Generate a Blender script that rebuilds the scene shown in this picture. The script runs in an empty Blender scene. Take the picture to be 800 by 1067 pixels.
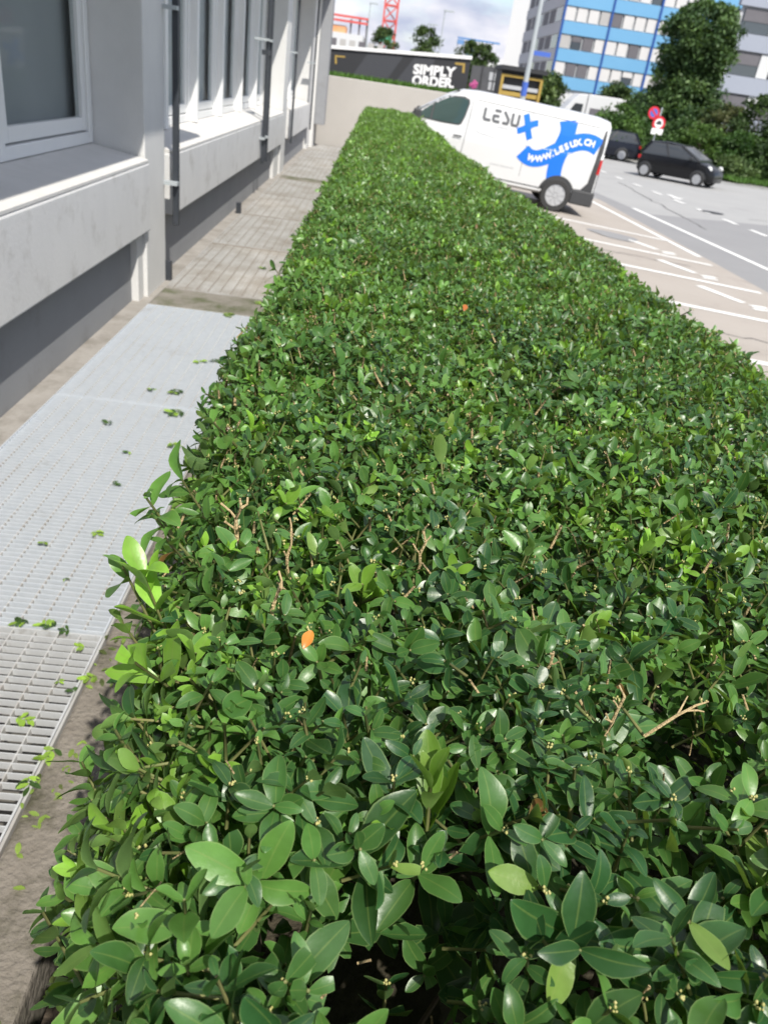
import bpy, bmesh, math, random
import numpy as np
from mathutils import Vector, Matrix
PI = math.pi
rad = math.radians
SC = bpy.context.scene
COL = SC.collection
random.seed(7)
RNG = np.random.default_rng(11)

# ------------------------------------------------------------------ camera
# world: +y runs along the hedge and the house front, +x to the car park, walkway level z = 0
F_PX, CX, CY, CAM_H = 801.0, 400.0, 533.5, 1.8
VX, VY, ROLL = 397.0, 82.0, 8.5            # vanishing point of the hedge and horizon tilt in the photograph
_d = np.array([(VX-CX)/F_PX, (VY-CY)/F_PX, 1.0]); _d /= np.linalg.norm(_d)
_h = np.array([math.cos(rad(ROLL)), math.sin(rad(ROLL)), 0.0])
_X = _h-_d*np.dot(_h, _d); _X /= np.linalg.norm(_X)
_Z = -np.cross(_d, _X)
if _Z[1] > 0: _Z = -_Z
RW = np.stack([_X, _d, _Z])                # rows: world axes in camera coordinates (x right, y down, z forward)
CAM = np.array([0, 0, CAM_H])
cam_d = bpy.data.cameras.new('camera'); cam = bpy.data.objects.new('camera', cam_d); COL.objects.link(cam)
cx_, cy_, cz_ = RW[:, 0], -RW[:, 1], -RW[:, 2]
cam.matrix_world = Matrix(((cx_[0], cy_[0], cz_[0], 0), (cx_[1], cy_[1], cz_[1], 0), (cx_[2], cy_[2], cz_[2], CAM_H), (0, 0, 0, 1)))
cam_d.sensor_fit = 'VERTICAL'; cam_d.sensor_height = 34.6; cam_d.lens = F_PX/1067*34.6
cam_d.clip_start = 0.02; cam_d.clip_end = 3000
cam_d.dof.use_dof = True; cam_d.dof.focus_distance = 0.95; cam_d.dof.aperture_fstop = 8.0
SC.camera = cam

def ray(x, y):
    v = RW @ np.array([(x-CX)/F_PX, (y-CY)/F_PX, 1.0]); return v/np.linalg.norm(v)
def on_z(x, y, z=0.0):
    v = ray(x, y); return CAM+v*(z-CAM_H)/v[2]
def on_y(x, y, Y):
    v = ray(x, y); return CAM+v*Y/v[1]
def proj(P):
    c = (np.asarray(P)-CAM) @ RW
    return CX+F_PX*c[..., 0]/c[..., 2], CY+F_PX*c[..., 1]/c[..., 2], c[..., 2]

# ------------------------------------------------------------------ sky, sun, exposure
SUN = Vector((0.32, -0.74, 1.0)).normalized()
elev = math.asin(SUN.z); azim = math.atan2(SUN.x, SUN.y)
W = bpy.data.worlds.new('World'); SC.world = W; W.use_nodes = True
wn, wl = W.node_tree.nodes, W.node_tree.links
wn.clear()
out = wn.new('ShaderNodeOutputWorld'); bg = wn.new('ShaderNodeBackground'); sky = wn.new('ShaderNodeTexSky')
sky.sky_type = 'NISHITA'; sky.sun_disc = False; sky.sun_elevation = elev; sky.sun_rotation = azim
sky.air_density = 1.0; sky.dust_density = 0.8; sky.ozone_density = 1.5
tc = wn.new('ShaderNodeTexCoord'); mp = wn.new('ShaderNodeMapping'); mp.inputs['Scale'].default_value = (1, 1, 2.6)
n1 = wn.new('ShaderNodeTexNoise'); n1.inputs['Scale'].default_value = 5.0; n1.inputs['Detail'].default_value = 7; n1.inputs['Roughness'].default_value = 0.58
r1 = wn.new('ShaderNodeValToRGB'); r1.color_ramp.elements[0].position = 0.37; r1.color_ramp.elements[1].position = 0.58
n2 = wn.new('ShaderNodeTexNoise'); n2.inputs['Scale'].default_value = 11.0; n2.inputs['Detail'].default_value = 5
cr = wn.new('ShaderNodeMix'); cr.data_type = 'RGBA'; cr.inputs[6].default_value = (3.3, 3.6, 4.6, 1); cr.inputs[7].default_value = (6.0, 5.9, 6.2, 1)
mx = wn.new('ShaderNodeMix'); mx.data_type = 'RGBA'
wl.new(tc.outputs['Generated'], mp.inputs['Vector']); wl.new(mp.outputs[0], n1.inputs['Vector']); wl.new(mp.outputs[0], n2.inputs['Vector'])
wl.new(n1.outputs[0], r1.inputs[0]); wl.new(r1.outputs[0], mx.inputs[0]); r2 = wn.new('ShaderNodeValToRGB'); r2.color_ramp.elements[0].position = 0.36; r2.color_ramp.elements[1].position = 0.62; wl.new(n2.outputs[0], r2.inputs[0]); wl.new(r2.outputs[0], cr.inputs[0])
wl.new(sky.outputs[0], mx.inputs[6]); wl.new(cr.outputs[2], mx.inputs[7]); wl.new(mx.outputs[2], bg.inputs[0])
bg.inputs[1].default_value = 0.125
wl.new(bg.outputs[0], out.inputs[0])
sd = bpy.data.lights.new('sun', 'SUN'); so = bpy.data.objects.new('sun', sd); COL.objects.link(so)
sd.energy = 4.0; sd.angle = rad(0.53); sd.color = (1.0, 0.95, 0.86)
so.rotation_euler = SUN.to_track_quat('Z', 'Y').to_euler(); so.location = (10, -20, 40)
SC.view_settings.view_transform = 'Standard'; SC.view_settings.look = 'None'
SC.view_settings.gamma = 1.0; SC.view_settings.use_curve_mapping = False; SC.view_settings.exposure = 0.48
SC.cycles.max_bounces = 8; SC.cycles.transparent_max_bounces = 8; SC.cycles.use_denoising = True
SC.cycles.sample_clamp_indirect = 8

# ------------------------------------------------------------------ materials
def material(name, col, rough=0.6, col2=None, scale=5.0, amount=0.5, bump=0.0, bscale=None, metal=0.0, spec=0.5, coat=0.0, detail=6, stretch=(1, 1, 1), dirt=None):
    m = bpy.data.materials.new(name); m.use_nodes = True
    N, L = m.node_tree.nodes, m.node_tree.links
    b = N['Principled BSDF']
    b.inputs['Roughness'].default_value = rough; b.inputs['Metallic'].default_value = metal
    b.inputs['Specular IOR Level'].default_value = spec; b.inputs['Coat Weight'].default_value = coat
    b.inputs['Base Color'].default_value = (*col, 1)
    t = N.new('ShaderNodeTexCoord'); mpn = N.new('ShaderNodeMapping'); mpn.inputs['Scale'].default_value = stretch
    L.new(t.outputs['Object'], mpn.inputs[0])
    last = None
    if col2 is not None:
        n = N.new('ShaderNodeTexNoise'); n.inputs['Scale'].default_value = scale; n.inputs['Detail'].default_value = detail; n.inputs['Roughness'].default_value = 0.62
        L.new(mpn.outputs[0], n.inputs['Vector'])
        r = N.new('ShaderNodeValToRGB'); r.color_ramp.elements[0].position = 0.5-0.28*amount-0.02; r.color_ramp.elements[1].position = 0.5+0.28*amount+0.02
        r.color_ramp.elements[0].color = (*col, 1); r.color_ramp.elements[1].color = (*col2, 1)
        L.new(n.outputs[0], r.inputs[0]); last = r.outputs[0]
    if dirt is not None:
        dcol, dscale, lo, hi = dirt
        n = N.new('ShaderNodeTexNoise'); n.inputs['Scale'].default_value = dscale; n.inputs['Detail'].default_value = 8; n.inputs['Roughness'].default_value = 0.7
        L.new(t.outputs['Object'], n.inputs['Vector'])
        r = N.new('ShaderNodeMapRange'); r.inputs[1].default_value = lo; r.inputs[2].default_value = hi
        L.new(n.outputs[0], r.inputs[0])
        x = N.new('ShaderNodeMix'); x.data_type = 'RGBA'; L.new(r.outputs[0], x.inputs[0])
        if last is not None: L.new(last, x.inputs[6])
        else: x.inputs[6].default_value = (*col, 1)
        x.inputs[7].default_value = (*dcol, 1); last = x.outputs[2]
    if last is not None: L.new(last, b.inputs['Base Color'])
    if bump > 0:
        n = N.new('ShaderNodeTexNoise'); n.inputs['Scale'].default_value = bscale or scale*6; n.inputs['Detail'].default_value = 6
        L.new(mpn.outputs[0], n.inputs['Vector'])
        bp = N.new('ShaderNodeBump'); bp.inputs['Strength'].default_value = bump; bp.inputs['Distance'].default_value = 0.01
        L.new(n.outputs[0], bp.inputs['Height']); L.new(bp.outputs[0], b.inputs['Normal'])
    return m

def foliage_material(name, rough=0.4, trans=0.25, spec=0.5, rib=True, gain=1.0):
    m = bpy.data.materials.new(name); m.use_nodes = True
    N, L = m.node_tree.nodes, m.node_tree.links
    b = N['Principled BSDF']; o = N['Material Output']
    a = N.new('ShaderNodeAttribute'); a.attribute_name = 'leafcol'
    col = a.outputs['Color']
    if rib:
        mr = N.new('ShaderNodeMapRange'); mr.inputs[1].default_value = 0.02; mr.inputs[2].default_value = 0.09; mr.inputs[3].default_value = 0.34; mr.inputs[4].default_value = 0.0
        L.new(a.outputs['Alpha'], mr.inputs[0])
        x = N.new('ShaderNodeMix'); x.data_type = 'RGBA'; L.new(mr.outputs[0], x.inputs[0]); L.new(col, x.inputs[6]); x.inputs[7].default_value = (0.22, 0.30, 0.08, 1)
        g = N.new('ShaderNodeNewGeometry')                               # the underside of the leaf is paler and matt
        y = N.new('ShaderNodeMix'); y.data_type = 'RGBA'; fm = N.new('ShaderNodeMath'); fm.operation = 'MULTIPLY'; fm.inputs[1].default_value = 0.5
        L.new(g.outputs['Backfacing'], fm.inputs[0]); L.new(fm.outputs[0], y.inputs[0]); L.new(x.outputs[2], y.inputs[6]); y.inputs[7].default_value = (0.16, 0.24, 0.09, 1)
        em = N.new('ShaderNodeMapRange'); em.inputs[1].default_value = 0.88; em.inputs[2].default_value = 1.0; em.inputs[3].default_value = 0.0; em.inputs[4].default_value = 0.5; L.new(a.outputs['Alpha'], em.inputs[0])
        ye = N.new('ShaderNodeMix'); ye.data_type = 'RGBA'; L.new(em.outputs[0], ye.inputs[0]); L.new(y.outputs[2], ye.inputs[6]); ye.inputs[7].default_value = (0.26, 0.36, 0.13, 1)
        t = N.new('ShaderNodeTexCoord'); nz = N.new('ShaderNodeTexNoise'); nz.inputs['Scale'].default_value = 60; nz.inputs['Detail'].default_value = 3
        L.new(t.outputs['Object'], nz.inputs['Vector'])
        hv = N.new('ShaderNodeHueSaturation'); mv = N.new('ShaderNodeMapRange'); mv.inputs[3].default_value = 0.78; mv.inputs[4].default_value = 1.25
        L.new(nz.outputs[0], mv.inputs[0]); L.new(mv.outputs[0], hv.inputs['Value']); L.new(ye.outputs[2], hv.inputs['Color'])
        col = hv.outputs[0]
        mrr = N.new('ShaderNodeMapRange'); mrr.inputs[3].default_value = rough-0.12; mrr.inputs[4].default_value = rough+0.14
        L.new(nz.outputs[0], mrr.inputs[0]); L.new(mrr.outputs[0], b.inputs['Roughness'])
        bp = N.new('ShaderNodeBump'); bp.inputs['Strength'].default_value = 0.10; bp.inputs['Distance'].default_value = 0.002
        nb = N.new('ShaderNodeTexNoise'); nb.inputs['Scale'].default_value = 260; nb.inputs['Detail'].default_value = 2
        L.new(t.outputs['Object'], nb.inputs['Vector']); L.new(nb.outputs[0], bp.inputs['Height']); L.new(bp.outputs[0], b.inputs['Normal'])
    else:
        b.inputs['Roughness'].default_value = rough
    L.new(col, b.inputs['Base Color'])
    b.inputs['Specular IOR Level'].default_value = spec
    tr = N.new('ShaderNodeBsdfTranslucent'); gm = N.new('ShaderNodeMix'); gm.data_type = 'RGBA'; gm.blend_type = 'MULTIPLY'; gm.inputs[0].default_value = 1
    L.new(col, gm.inputs[6]); gm.inputs[7].default_value = (2.0, 1.9, 0.7, 1); L.new(gm.outputs[2], tr.inputs[0])
    ms = N.new('ShaderNodeMixShader'); ms.inputs[0].default_value = trans
    L.new(b.outputs[0], ms.inputs[1]); L.new(tr.outputs[0], ms.inputs[2]); L.new(ms.outputs[0], o.inputs[0])
    return m

def glass_material(name, tint=(0.03, 0.035, 0.04), rough=0.04, see=0.0):
    m = bpy.data.materials.new(name); m.use_nodes = True
    N, L = m.node_tree.nodes, m.node_tree.links
    b = N['Principled BSDF']; b.inputs['Base Color'].default_value = (*tint, 1); b.inputs['Roughness'].default_value = rough
    b.inputs['Specular IOR Level'].default_value = 0.25 if see > 0 else 0.7
    if see > 0:
        t = N.new('ShaderNodeBsdfTransparent'); t.inputs[0].default_value = (0.93, 0.95, 0.95, 1); ms = N.new('ShaderNodeMixShader'); ms.inputs[0].default_value = see
        L.new(b.outputs[0], ms.inputs[1]); L.new(t.outputs[0], ms.inputs[2]); L.new(ms.outputs[0], N['Material Output'].inputs[0])
    return m

M = {}
M['concrete'] = material('painted_concrete', (0.60, 0.60, 0.60), 0.8, (0.67, 0.67, 0.665), 2.2, 0.95, 0.25, 60, dirt=((0.42, 0.41, 0.39), 3.5, 0.53, 0.78), stretch=(2, 2, 0.8))
M['sill'] = material('sill_concrete', (0.58, 0.57, 0.55), 0.8, (0.66, 0.65, 0.63), 5.0, 0.9, 0.2, 80, dirt=((0.36, 0.34, 0.31), 2.5, 0.58, 0.9))
M['base'] = material('grey_base_paint', (0.25, 0.258, 0.275), 0.75, (0.285, 0.293, 0.31), 2.0, 0.9, 0.15, 70, dirt=((0.19, 0.19, 0.19), 3, 0.55, 0.85))
M['pier'] = material('pier_plaster', (0.60, 0.60, 0.595), 0.85, (0.66, 0.66, 0.65), 4, 0.9, 0.2, 80)
M['frame'] = material('white_window_frame', (0.76, 0.77, 0.77), 0.4, (0.80, 0.80, 0.79), 8, 0.9)
M['pane'] = glass_material('window_glass', (0.02, 0.022, 0.025), 0.03, 0.92)
M['blind2'] = material('pale_window_blind', (0.62, 0.63, 0.65), 0.8, (0.68, 0.69, 0.70), 3, 0.9)
M['blind'] = material('grey_blind', (0.40, 0.415, 0.42), 0.8, (0.45, 0.46, 0.465), 3, 0.9, stretch=(1, 1, 0.2))
M['rail'] = material('dark_steel', (0.028, 0.034, 0.043), 0.5, (0.045, 0.05, 0.06), 12, 0.9, metal=0.0)
M['galv'] = material('galvanised_steel', (0.62, 0.67, 0.73), 0.42, (0.73, 0.77, 0.82), 25, 0.9, metal=0.35, dirt=((0.34, 0.31, 0.27), 2.2, 0.6, 0.85))
M['galv_old'] = material('weathered_steel', (0.42, 0.415, 0.40), 0.6, (0.54, 0.54, 0.54), 6, 0.9, metal=0.15, dirt=((0.30, 0.265, 0.225), 2.6, 0.45, 0.75))
M['silt'] = material('silt_and_leaf_dirt', (0.24, 0.205, 0.165), 0.95, (0.34, 0.315, 0.28), 3.0, 0.9, 0.8, 40, dirt=((0.12, 0.10, 0.075), 14, 0.58, 0.8))
M['kerb'] = material('kerb_concrete', (0.17, 0.15, 0.125), 0.9, (0.245, 0.22, 0.19), 9, 0.9, 1.0, 55, dirt=((0.075, 0.07, 0.045), 6, 0.48, 0.68))
M['strip'] = material('strip_concrete', (0.17, 0.155, 0.13), 0.9, (0.25, 0.235, 0.205), 4, 0.9, 0.6, 50, dirt=((0.09, 0.10, 0.05), 3.2, 0.46, 0.62))
M['ledge'] = material('ledge_concrete', (0.26, 0.24, 0.215), 0.9, (0.36, 0.34, 0.315), 5, 0.9, 0.7, 50, dirt=((0.16, 0.145, 0.12), 3, 0.5, 0.75))
M['galv_near'] = material('dull_galvanised_steel', (0.56, 0.575, 0.59), 0.5, (0.68, 0.695, 0.71), 30, 0.9, metal=0.3, dirt=((0.27, 0.235, 0.19), 7, 0.55, 0.75))
M['ribdirt'] = material('dark_dirt', (0.22, 0.195, 0.165), 0.95, (0.33, 0.305, 0.27), 9, 0.9, 0.5, 60)
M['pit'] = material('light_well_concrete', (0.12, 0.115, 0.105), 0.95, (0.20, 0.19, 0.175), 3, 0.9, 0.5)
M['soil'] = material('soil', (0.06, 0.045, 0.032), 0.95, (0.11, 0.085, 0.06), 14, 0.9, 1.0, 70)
M['ground'] = material('bare_ground', (0.10, 0.095, 0.085), 0.95, (0.14, 0.13, 0.115), 0.3, 0.9, 0.5, 6)
M['bay'] = material('parking_asphalt_brown', (0.335, 0.30, 0.265), 0.9, (0.39, 0.355, 0.32), 0.8, 0.9, 0.5, 90, dirt=((0.25, 0.22, 0.20), 0.9, 0.56, 0.75))
M['asphalt'] = material('road_asphalt', (0.235, 0.235, 0.24), 0.9, (0.265, 0.265, 0.268), 0.7, 0.9, 0.5, 90)
M['asphalt_old'] = material('worn_road_asphalt', (0.32, 0.32, 0.318), 0.9, (0.36, 0.36, 0.355), 0.5, 0.9, 0.5, 90, dirt=((0.25, 0.25, 0.25), 0.35, 0.55, 0.75))
M['tar'] = material('tar', (0.06, 0.058, 0.056), 0.7, (0.10, 0.097, 0.093), 6, 0.9)
M['paint'] = material('road_paint', (0.72, 0.72, 0.70), 0.7, (0.80, 0.80, 0.78), 5, 0.9, dirt=((0.45, 0.42, 0.38), 7, 0.56, 0.8))
M['retain'] = material('retaining_wall_plaster', (0.42, 0.40, 0.375), 0.9, (0.46, 0.44, 0.415), 1.5, 0.9, 0.3, 40)
M['grass'] = foliage_material('grass_blades', 0.6, 0.3, 0.3, rib=False)
M['leaf'] = foliage_material('hedge_leaf', 0.36, 0.28, 0.55)
M['tree_leaf'] = foliage_material('tree_leaf', 0.55, 0.18, 0.35, rib=False)
M['stem'] = material('green_stem', (0.10, 0.15, 0.04), 0.6, (0.24, 0.21, 0.09), 30, 0.9)
M['cut'] = material('cut_twig', (0.34, 0.24, 0.115), 0.8, (0.60, 0.47, 0.26), 90, 0.9, 0.6, 300)
M['bark'] = material('bark', (0.075, 0.055, 0.038), 0.9, (0.14, 0.105, 0.075), 18, 0.9, 0.8, 60)
M['bud'] = material('bud', (0.36, 0.36, 0.10), 0.6, (0.52, 0.47, 0.22), 120, 0.9)
M['core'] = material('shaded_core', (0.030, 0.026, 0.016), 0.95, (0.06, 0.05, 0.03), 35, 0.9, 1.0, 80)  # bark brown kept very dark, painted as the shade deep in the hedge
M['vwhite'] = material('white_car_paint', (0.63, 0.64, 0.65), 0.3, coat=0.6)
M['vblue'] = material('blue_vinyl', (0.006, 0.16, 0.72), 0.35)
M['vgrey'] = material('grey_vinyl', (0.11, 0.115, 0.125), 0.4)
M['vpale'] = material('pale_grey_vinyl', (0.42, 0.43, 0.45), 0.4)
M['seam'] = material('panel_gap', (0.10, 0.10, 0.11), 0.6)
M['plastic'] = material('black_plastic', (0.035, 0.037, 0.04), 0.6, (0.05, 0.052, 0.056), 20, 0.9)
M['rubber'] = material('tyre_rubber', (0.025, 0.025, 0.027), 0.8, (0.04, 0.04, 0.04), 20, 0.9)
M['rim'] = material('wheel_silver', (0.52, 0.53, 0.55), 0.35, metal=0.5)
M['cglass'] = glass_material('car_glass', (0.03, 0.06, 0.055), 0.04)
M['cdark'] = glass_material('dark_car_glass', (0.05, 0.056, 0.062), 0.05)
M['black'] = material('black_car_paint', (0.005, 0.0055, 0.007), 0.22, spec=0.35, coat=0.15)
M['navy'] = material('dark_blue_car_paint', (0.007, 0.009, 0.017), 0.25, spec=0.35, coat=0.2)
M['silver'] = material('pale_car_paint', (0.58, 0.64, 0.68), 0.3, coat=0.6)
M['red'] = material('red_lens', (0.45, 0.015, 0.015), 0.25)
M['lamp'] = material('headlamp', (0.80, 0.82, 0.82), 0.15)
M['hoard'] = material('hoarding_black', (0.018, 0.019, 0.022), 0.6, (0.028, 0.029, 0.033), 0.4, 0.9)
M['hoard2'] = material('hoarding_grey', (0.045, 0.048, 0.056), 0.6)
M['fence'] = material('grey_mesh_fence', (0.06, 0.063, 0.07), 0.7, (0.09, 0.092, 0.10), 2, 0.9)
M['white'] = material('white_paint', (0.78, 0.78, 0.78), 0.6)
M['gold'] = material('yellow_paint', (0.34, 0.22, 0.035), 0.6, (0.40, 0.28, 0.07), 3, 0.9)
M['pink'] = material('pink_plastic', (0.38, 0.06, 0.20), 0.5)
M['bblue'] = material('blue_facade_panel', (0.15, 0.37, 0.60), 0.5, (0.165, 0.39, 0.62), 0.3, 0.9)
M['bline'] = material('deep_blue_line', (0.02, 0.085, 0.32), 0.5)
M['blindw'] = material('white_blind', (0.60, 0.59, 0.585), 0.7, (0.66, 0.65, 0.64), 0.5, 0.9)
M['blindg'] = material('pale_grey_blind', (0.40, 0.39, 0.38), 0.7, (0.47, 0.46, 0.45), 0.5, 0.9)
M['winframe'] = material('white_facade_frame', (0.62, 0.63, 0.64), 0.6)
M['fglass'] = glass_material('far_glass', (0.07, 0.085, 0.10), 0.12)
M['gfac'] = material('grey_facade_panel', (0.30, 0.33, 0.40), 0.7, (0.33, 0.36, 0.43), 0.3, 0.9)
M['gdark'] = material('grey_shutter', (0.12, 0.115, 0.13), 0.7, (0.15, 0.145, 0.16), 1.2, 0.9)
M['gwall'] = material('pale_facade', (0.46, 0.47, 0.50), 0.8, (0.50, 0.51, 0.54), 0.2, 0.9)
M['tower'] = material('white_tower_plaster', (0.60, 0.61, 0.62), 0.8, (0.64, 0.645, 0.65), 0.1, 0.9)
M['cranered'] = material('crane_red', (0.62, 0.10, 0.09), 0.6)
M['craneblue'] = material('crane_blue', (0.12, 0.24, 0.46), 0.6)
M['greensign'] = material('green_sign', (0.10, 0.50, 0.30), 0.5)
M['orange'] = material('orange_formwork', (0.62, 0.27, 0.12), 0.7, (0.72, 0.42, 0.22), 0.8, 0.9)
M['pole'] = material('grey_pole', (0.36, 0.40, 0.42), 0.5, (0.42, 0.45, 0.47), 4, 0.9)
M['signblue'] = material('blue_sign', (0.06, 0.13, 0.48), 0.4)
M['signred'] = material('sign_red', (0.60, 0.02, 0.04), 0.45)
M['stone'] = material('kerb_stone', (0.36, 0.35, 0.33), 0.9, (0.44, 0.43, 0.41), 3, 0.9, 0.5, 40)

# ------------------------------------------------------------------ mesh helpers
def link(o, parent=None):
    COL.objects.link(o)
    if parent is not None:
        o.parent = parent
        if parent.get('_world'): o.matrix_parent_inverse = Matrix.Translation(-Vector(parent['_world']))
    return o
def tag(o, label=None, cat=None, group=None, kind=None):
    if label: o['label'] = label
    if cat: o['category'] = cat
    if group: o['group'] = group
    if kind: o['kind'] = kind
    return o
WROOT = {}
def thing(name, label, cat, loc=(0, 0, 0), group=None, world=True):
    """an Empty at the base of a thing; with world=True its parts are written in world coordinates"""
    e = bpy.data.objects.new(name, None); COL.objects.link(e); e.location = loc; e.empty_display_size = 0.2
    tag(e, label, cat, group)
    if world: WROOT[e.name] = Vector(loc)
    return e
class MB:
    def __init__(s): s.v = []; s.f = []
    def add(s, vs, fs):
        k = len(s.v); s.v += [tuple(map(float, p)) for p in vs]; s.f += [tuple(k+i for i in f) for f in fs]; return s
    def box(s, x0, x1, y0, y1, z0, z1):
        return s.add([(x0, y0, z0), (x1, y0, z0), (x1, y1, z0), (x0, y1, z0), (x0, y0, z1), (x1, y0, z1), (x1, y1, z1), (x0, y1, z1)],
                     [(0, 3, 2, 1), (4, 5, 6, 7), (0, 1, 5, 4), (1, 2, 6, 5), (2, 3, 7, 6), (3, 0, 4, 7)])
    def bar(s, a, b, w, h=None, up=(0, 0, 1)):
        a, b = Vector(a), Vector(b); h = h or w; d = (b-a).normalized(); u = Vector(up)
        if abs(d.dot(u)) > 0.98: u = Vector((1, 0, 0))
        r = d.cross(u).normalized(); u = r.cross(d)
        c = [a+r*i*w/2+u*j*h/2 for i, j in ((-1, -1), (1, -1), (1, 1), (-1, 1))]
        return s.add(c+[p+(b-a) for p in c], [(3, 2, 1, 0), (4, 5, 6, 7), (0, 1, 5, 4), (1, 2, 6, 5), (2, 3, 7, 6), (3, 0, 4, 7)])
    def tube(s, pts, radii, n=8):
        pts = [Vector(p) for p in pts]
        if not hasattr(radii, '__len__'): radii = [radii]*len(pts)
        vs = []
        for i, p in enumerate(pts):
            d = (pts[min(i+1, len(pts)-1)]-pts[max(i-1, 0)]).normalized()
            u = Vector((0, 0, 1)) if abs(d.z) < 0.95 else Vector((1, 0, 0))
            r = d.cross(u).normalized(); u = r.cross(d)
            vs += [p+(r*math.cos(2*PI*k/n)+u*math.sin(2*PI*k/n))*radii[i] for k in range(n)]
        fs = []
        for i in range(len(pts)-1):
            for k in range(n):
                a, b = i*n+k, i*n+(k+1) % n; fs.append((a, a+n, b+n, b))
        fs.append(tuple(range(n))); fs.append(tuple(reversed(range((len(pts)-1)*n, len(pts)*n))))
        return s.add(vs, fs)
    def lathe(s, prof, n=24, axis='y', c=(0, 0, 0), cap=True):
        vs = []; fs = []
        for (r, t) in prof:
            for k in range(n):
                a = 2*PI*k/n
                p = (r*math.cos(a), t, r*math.sin(a)) if axis == 'y' else (r*math.cos(a), r*math.sin(a), t)
                vs.append((p[0]+c[0], p[1]+c[1], p[2]+c[2]))
        for i in range(len(prof)-1):
            for k in range(n):
                a, b = i*n+k, i*n+(k+1) % n; fs.append((a, b, b+n, a+n))
        if cap: fs.append(tuple(reversed(range(n)))); fs.append(tuple(range((len(prof)-1)*n, len(prof)*n)))
        return s.add(vs, fs)
    def prism(s, poly, fn0, fn1):
        n = len(poly); vs = [fn0(*p) for p in poly]+[fn1(*p) for p in poly]
        fs = [tuple(reversed(range(n))), tuple(range(n, 2*n))]+[(i, (i+1) % n, n+(i+1) % n, n+i) for i in range(n)]
        return s.add(vs, fs)
    def loft(s, rings, cap=True):
        n = len(rings[0]); vs = [p for r in rings for p in r]; fs = []
        for i in range(len(rings)-1):
            for k in range(n):
                a, b = i*n+k, i*n+(k+1) % n; fs.append((a, b, b+n, a+n))
        if cap: fs.append(tuple(reversed(range(n)))); fs.append(tuple(range((len(rings)-1)*n, len(rings)*n)))
        return s.add(vs, fs)
    def mesh(s, name, mat, smooth=False, sharp=35):
        m = bpy.data.meshes.new(name); m.from_pydata(s.v, [], s.f)
        bm = bmesh.new(); bm.from_mesh(m); bmesh.ops.recalc_face_normals(bm, faces=bm.faces); bm.to_mesh(m); bm.free()
        m.materials.append(mat)
        if smooth:
            m.polygons.foreach_set('use_smooth', [True]*len(m.polygons)); m.set_sharp_from_angle(angle=rad(sharp))
        return m
    def build(s, name, mat, parent=None, smooth=False, sharp=35, bevel=0.0):
        o = bpy.data.objects.new(name, s.mesh(name, mat, smooth, sharp)); COL.objects.link(o)
        if bevel > 0:
            b = o.modifiers.new('bevel', 'BEVEL'); b.width = bevel; b.segments = 2; b.limit_method = 'ANGLE'
        if parent is not None:
            o.parent = parent
            if parent.name in WROOT: o.matrix_parent_inverse = Matrix.Translation(-WROOT[parent.name])
        return o
def sub(o, parent):
    """o becomes a sub-part of a part that is written in the same coordinates"""
    o.parent = parent; o.matrix_parent_inverse = Matrix.Identity(4); return o
def structure(o): o['kind'] = 'structure'; return o

# text as mesh (built-in font), returned as list of triangles in the (u, v) plane
def text_mesh(body, size=1.0, bold=0.0):
    c = bpy.data.curves.new('txt', 'FONT'); c.body = body; c.size = size; c.offset = bold; c.resolution_u = 3; c.align_x = 'LEFT'
    o = bpy.data.objects.new('txt', c); COL.objects.link(o)
    dg = bpy.context.evaluated_depsgraph_get(); me = bpy.data.meshes.new_from_object(o.evaluated_get(dg))
    vs = [(v.co.x, v.co.y) for v in me.vertices]; fs = [tuple(p.vertices) for p in me.polygons]
    bpy.data.objects.remove(o); bpy.data.curves.remove(c); bpy.data.meshes.remove(me)
    return vs, fs

# ================================================================== the setting: ground, car park, road
def bay_z(x):
    return -0.4+0.06*max(0.0, 6.5-max(x, 0.9))
structure(MB().box(-400, 700, -80, 1100, -1.2, -0.62).build('ground', M['ground']))
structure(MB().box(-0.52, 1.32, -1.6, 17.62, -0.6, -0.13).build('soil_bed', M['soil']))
def sheet(name, xs, ys, lift, mat, zf=bay_z, kind='structure'):
    b = MB(); n = len(ys)
    b.add([(x, y, zf(x)+lift) for x in xs for y in ys], [(i*n+j, (i+1)*n+j, (i+1)*n+j+1, i*n+j+1) for i in range(len(xs)-1) for j in range(n-1)])
    o = b.build(name, mat); o['kind'] = kind; return o
# one block that carries the tarmac, sloping up to the hedge
b = MB(); prof = [(1.36, -0.6), (1.36, bay_z(1.36)), (6.5, -0.4), (400, -0.4), (400, -0.6)]
b.prism(prof, lambda x, z: (x, -80, z), lambda x, z: (x, 900, z)); structure(b.build('road', M['asphalt_old']))
sheet('parking_bays', [1.361, 6.5, 6.62], [-30, 17.7, 23.7], 0.004, M['bay'])
b = MB(); b.prism([(-0.7, -0.6), (-0.7, bay_z(0.9)), (0.9, bay_z(0.9)), (1.355, bay_z(1.355)), (1.355, -0.6)], lambda x, z: (x, 17.7, z), lambda x, z: (x, 23.7, z))
structure(b.build('bay_head', M['bay']))
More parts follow.
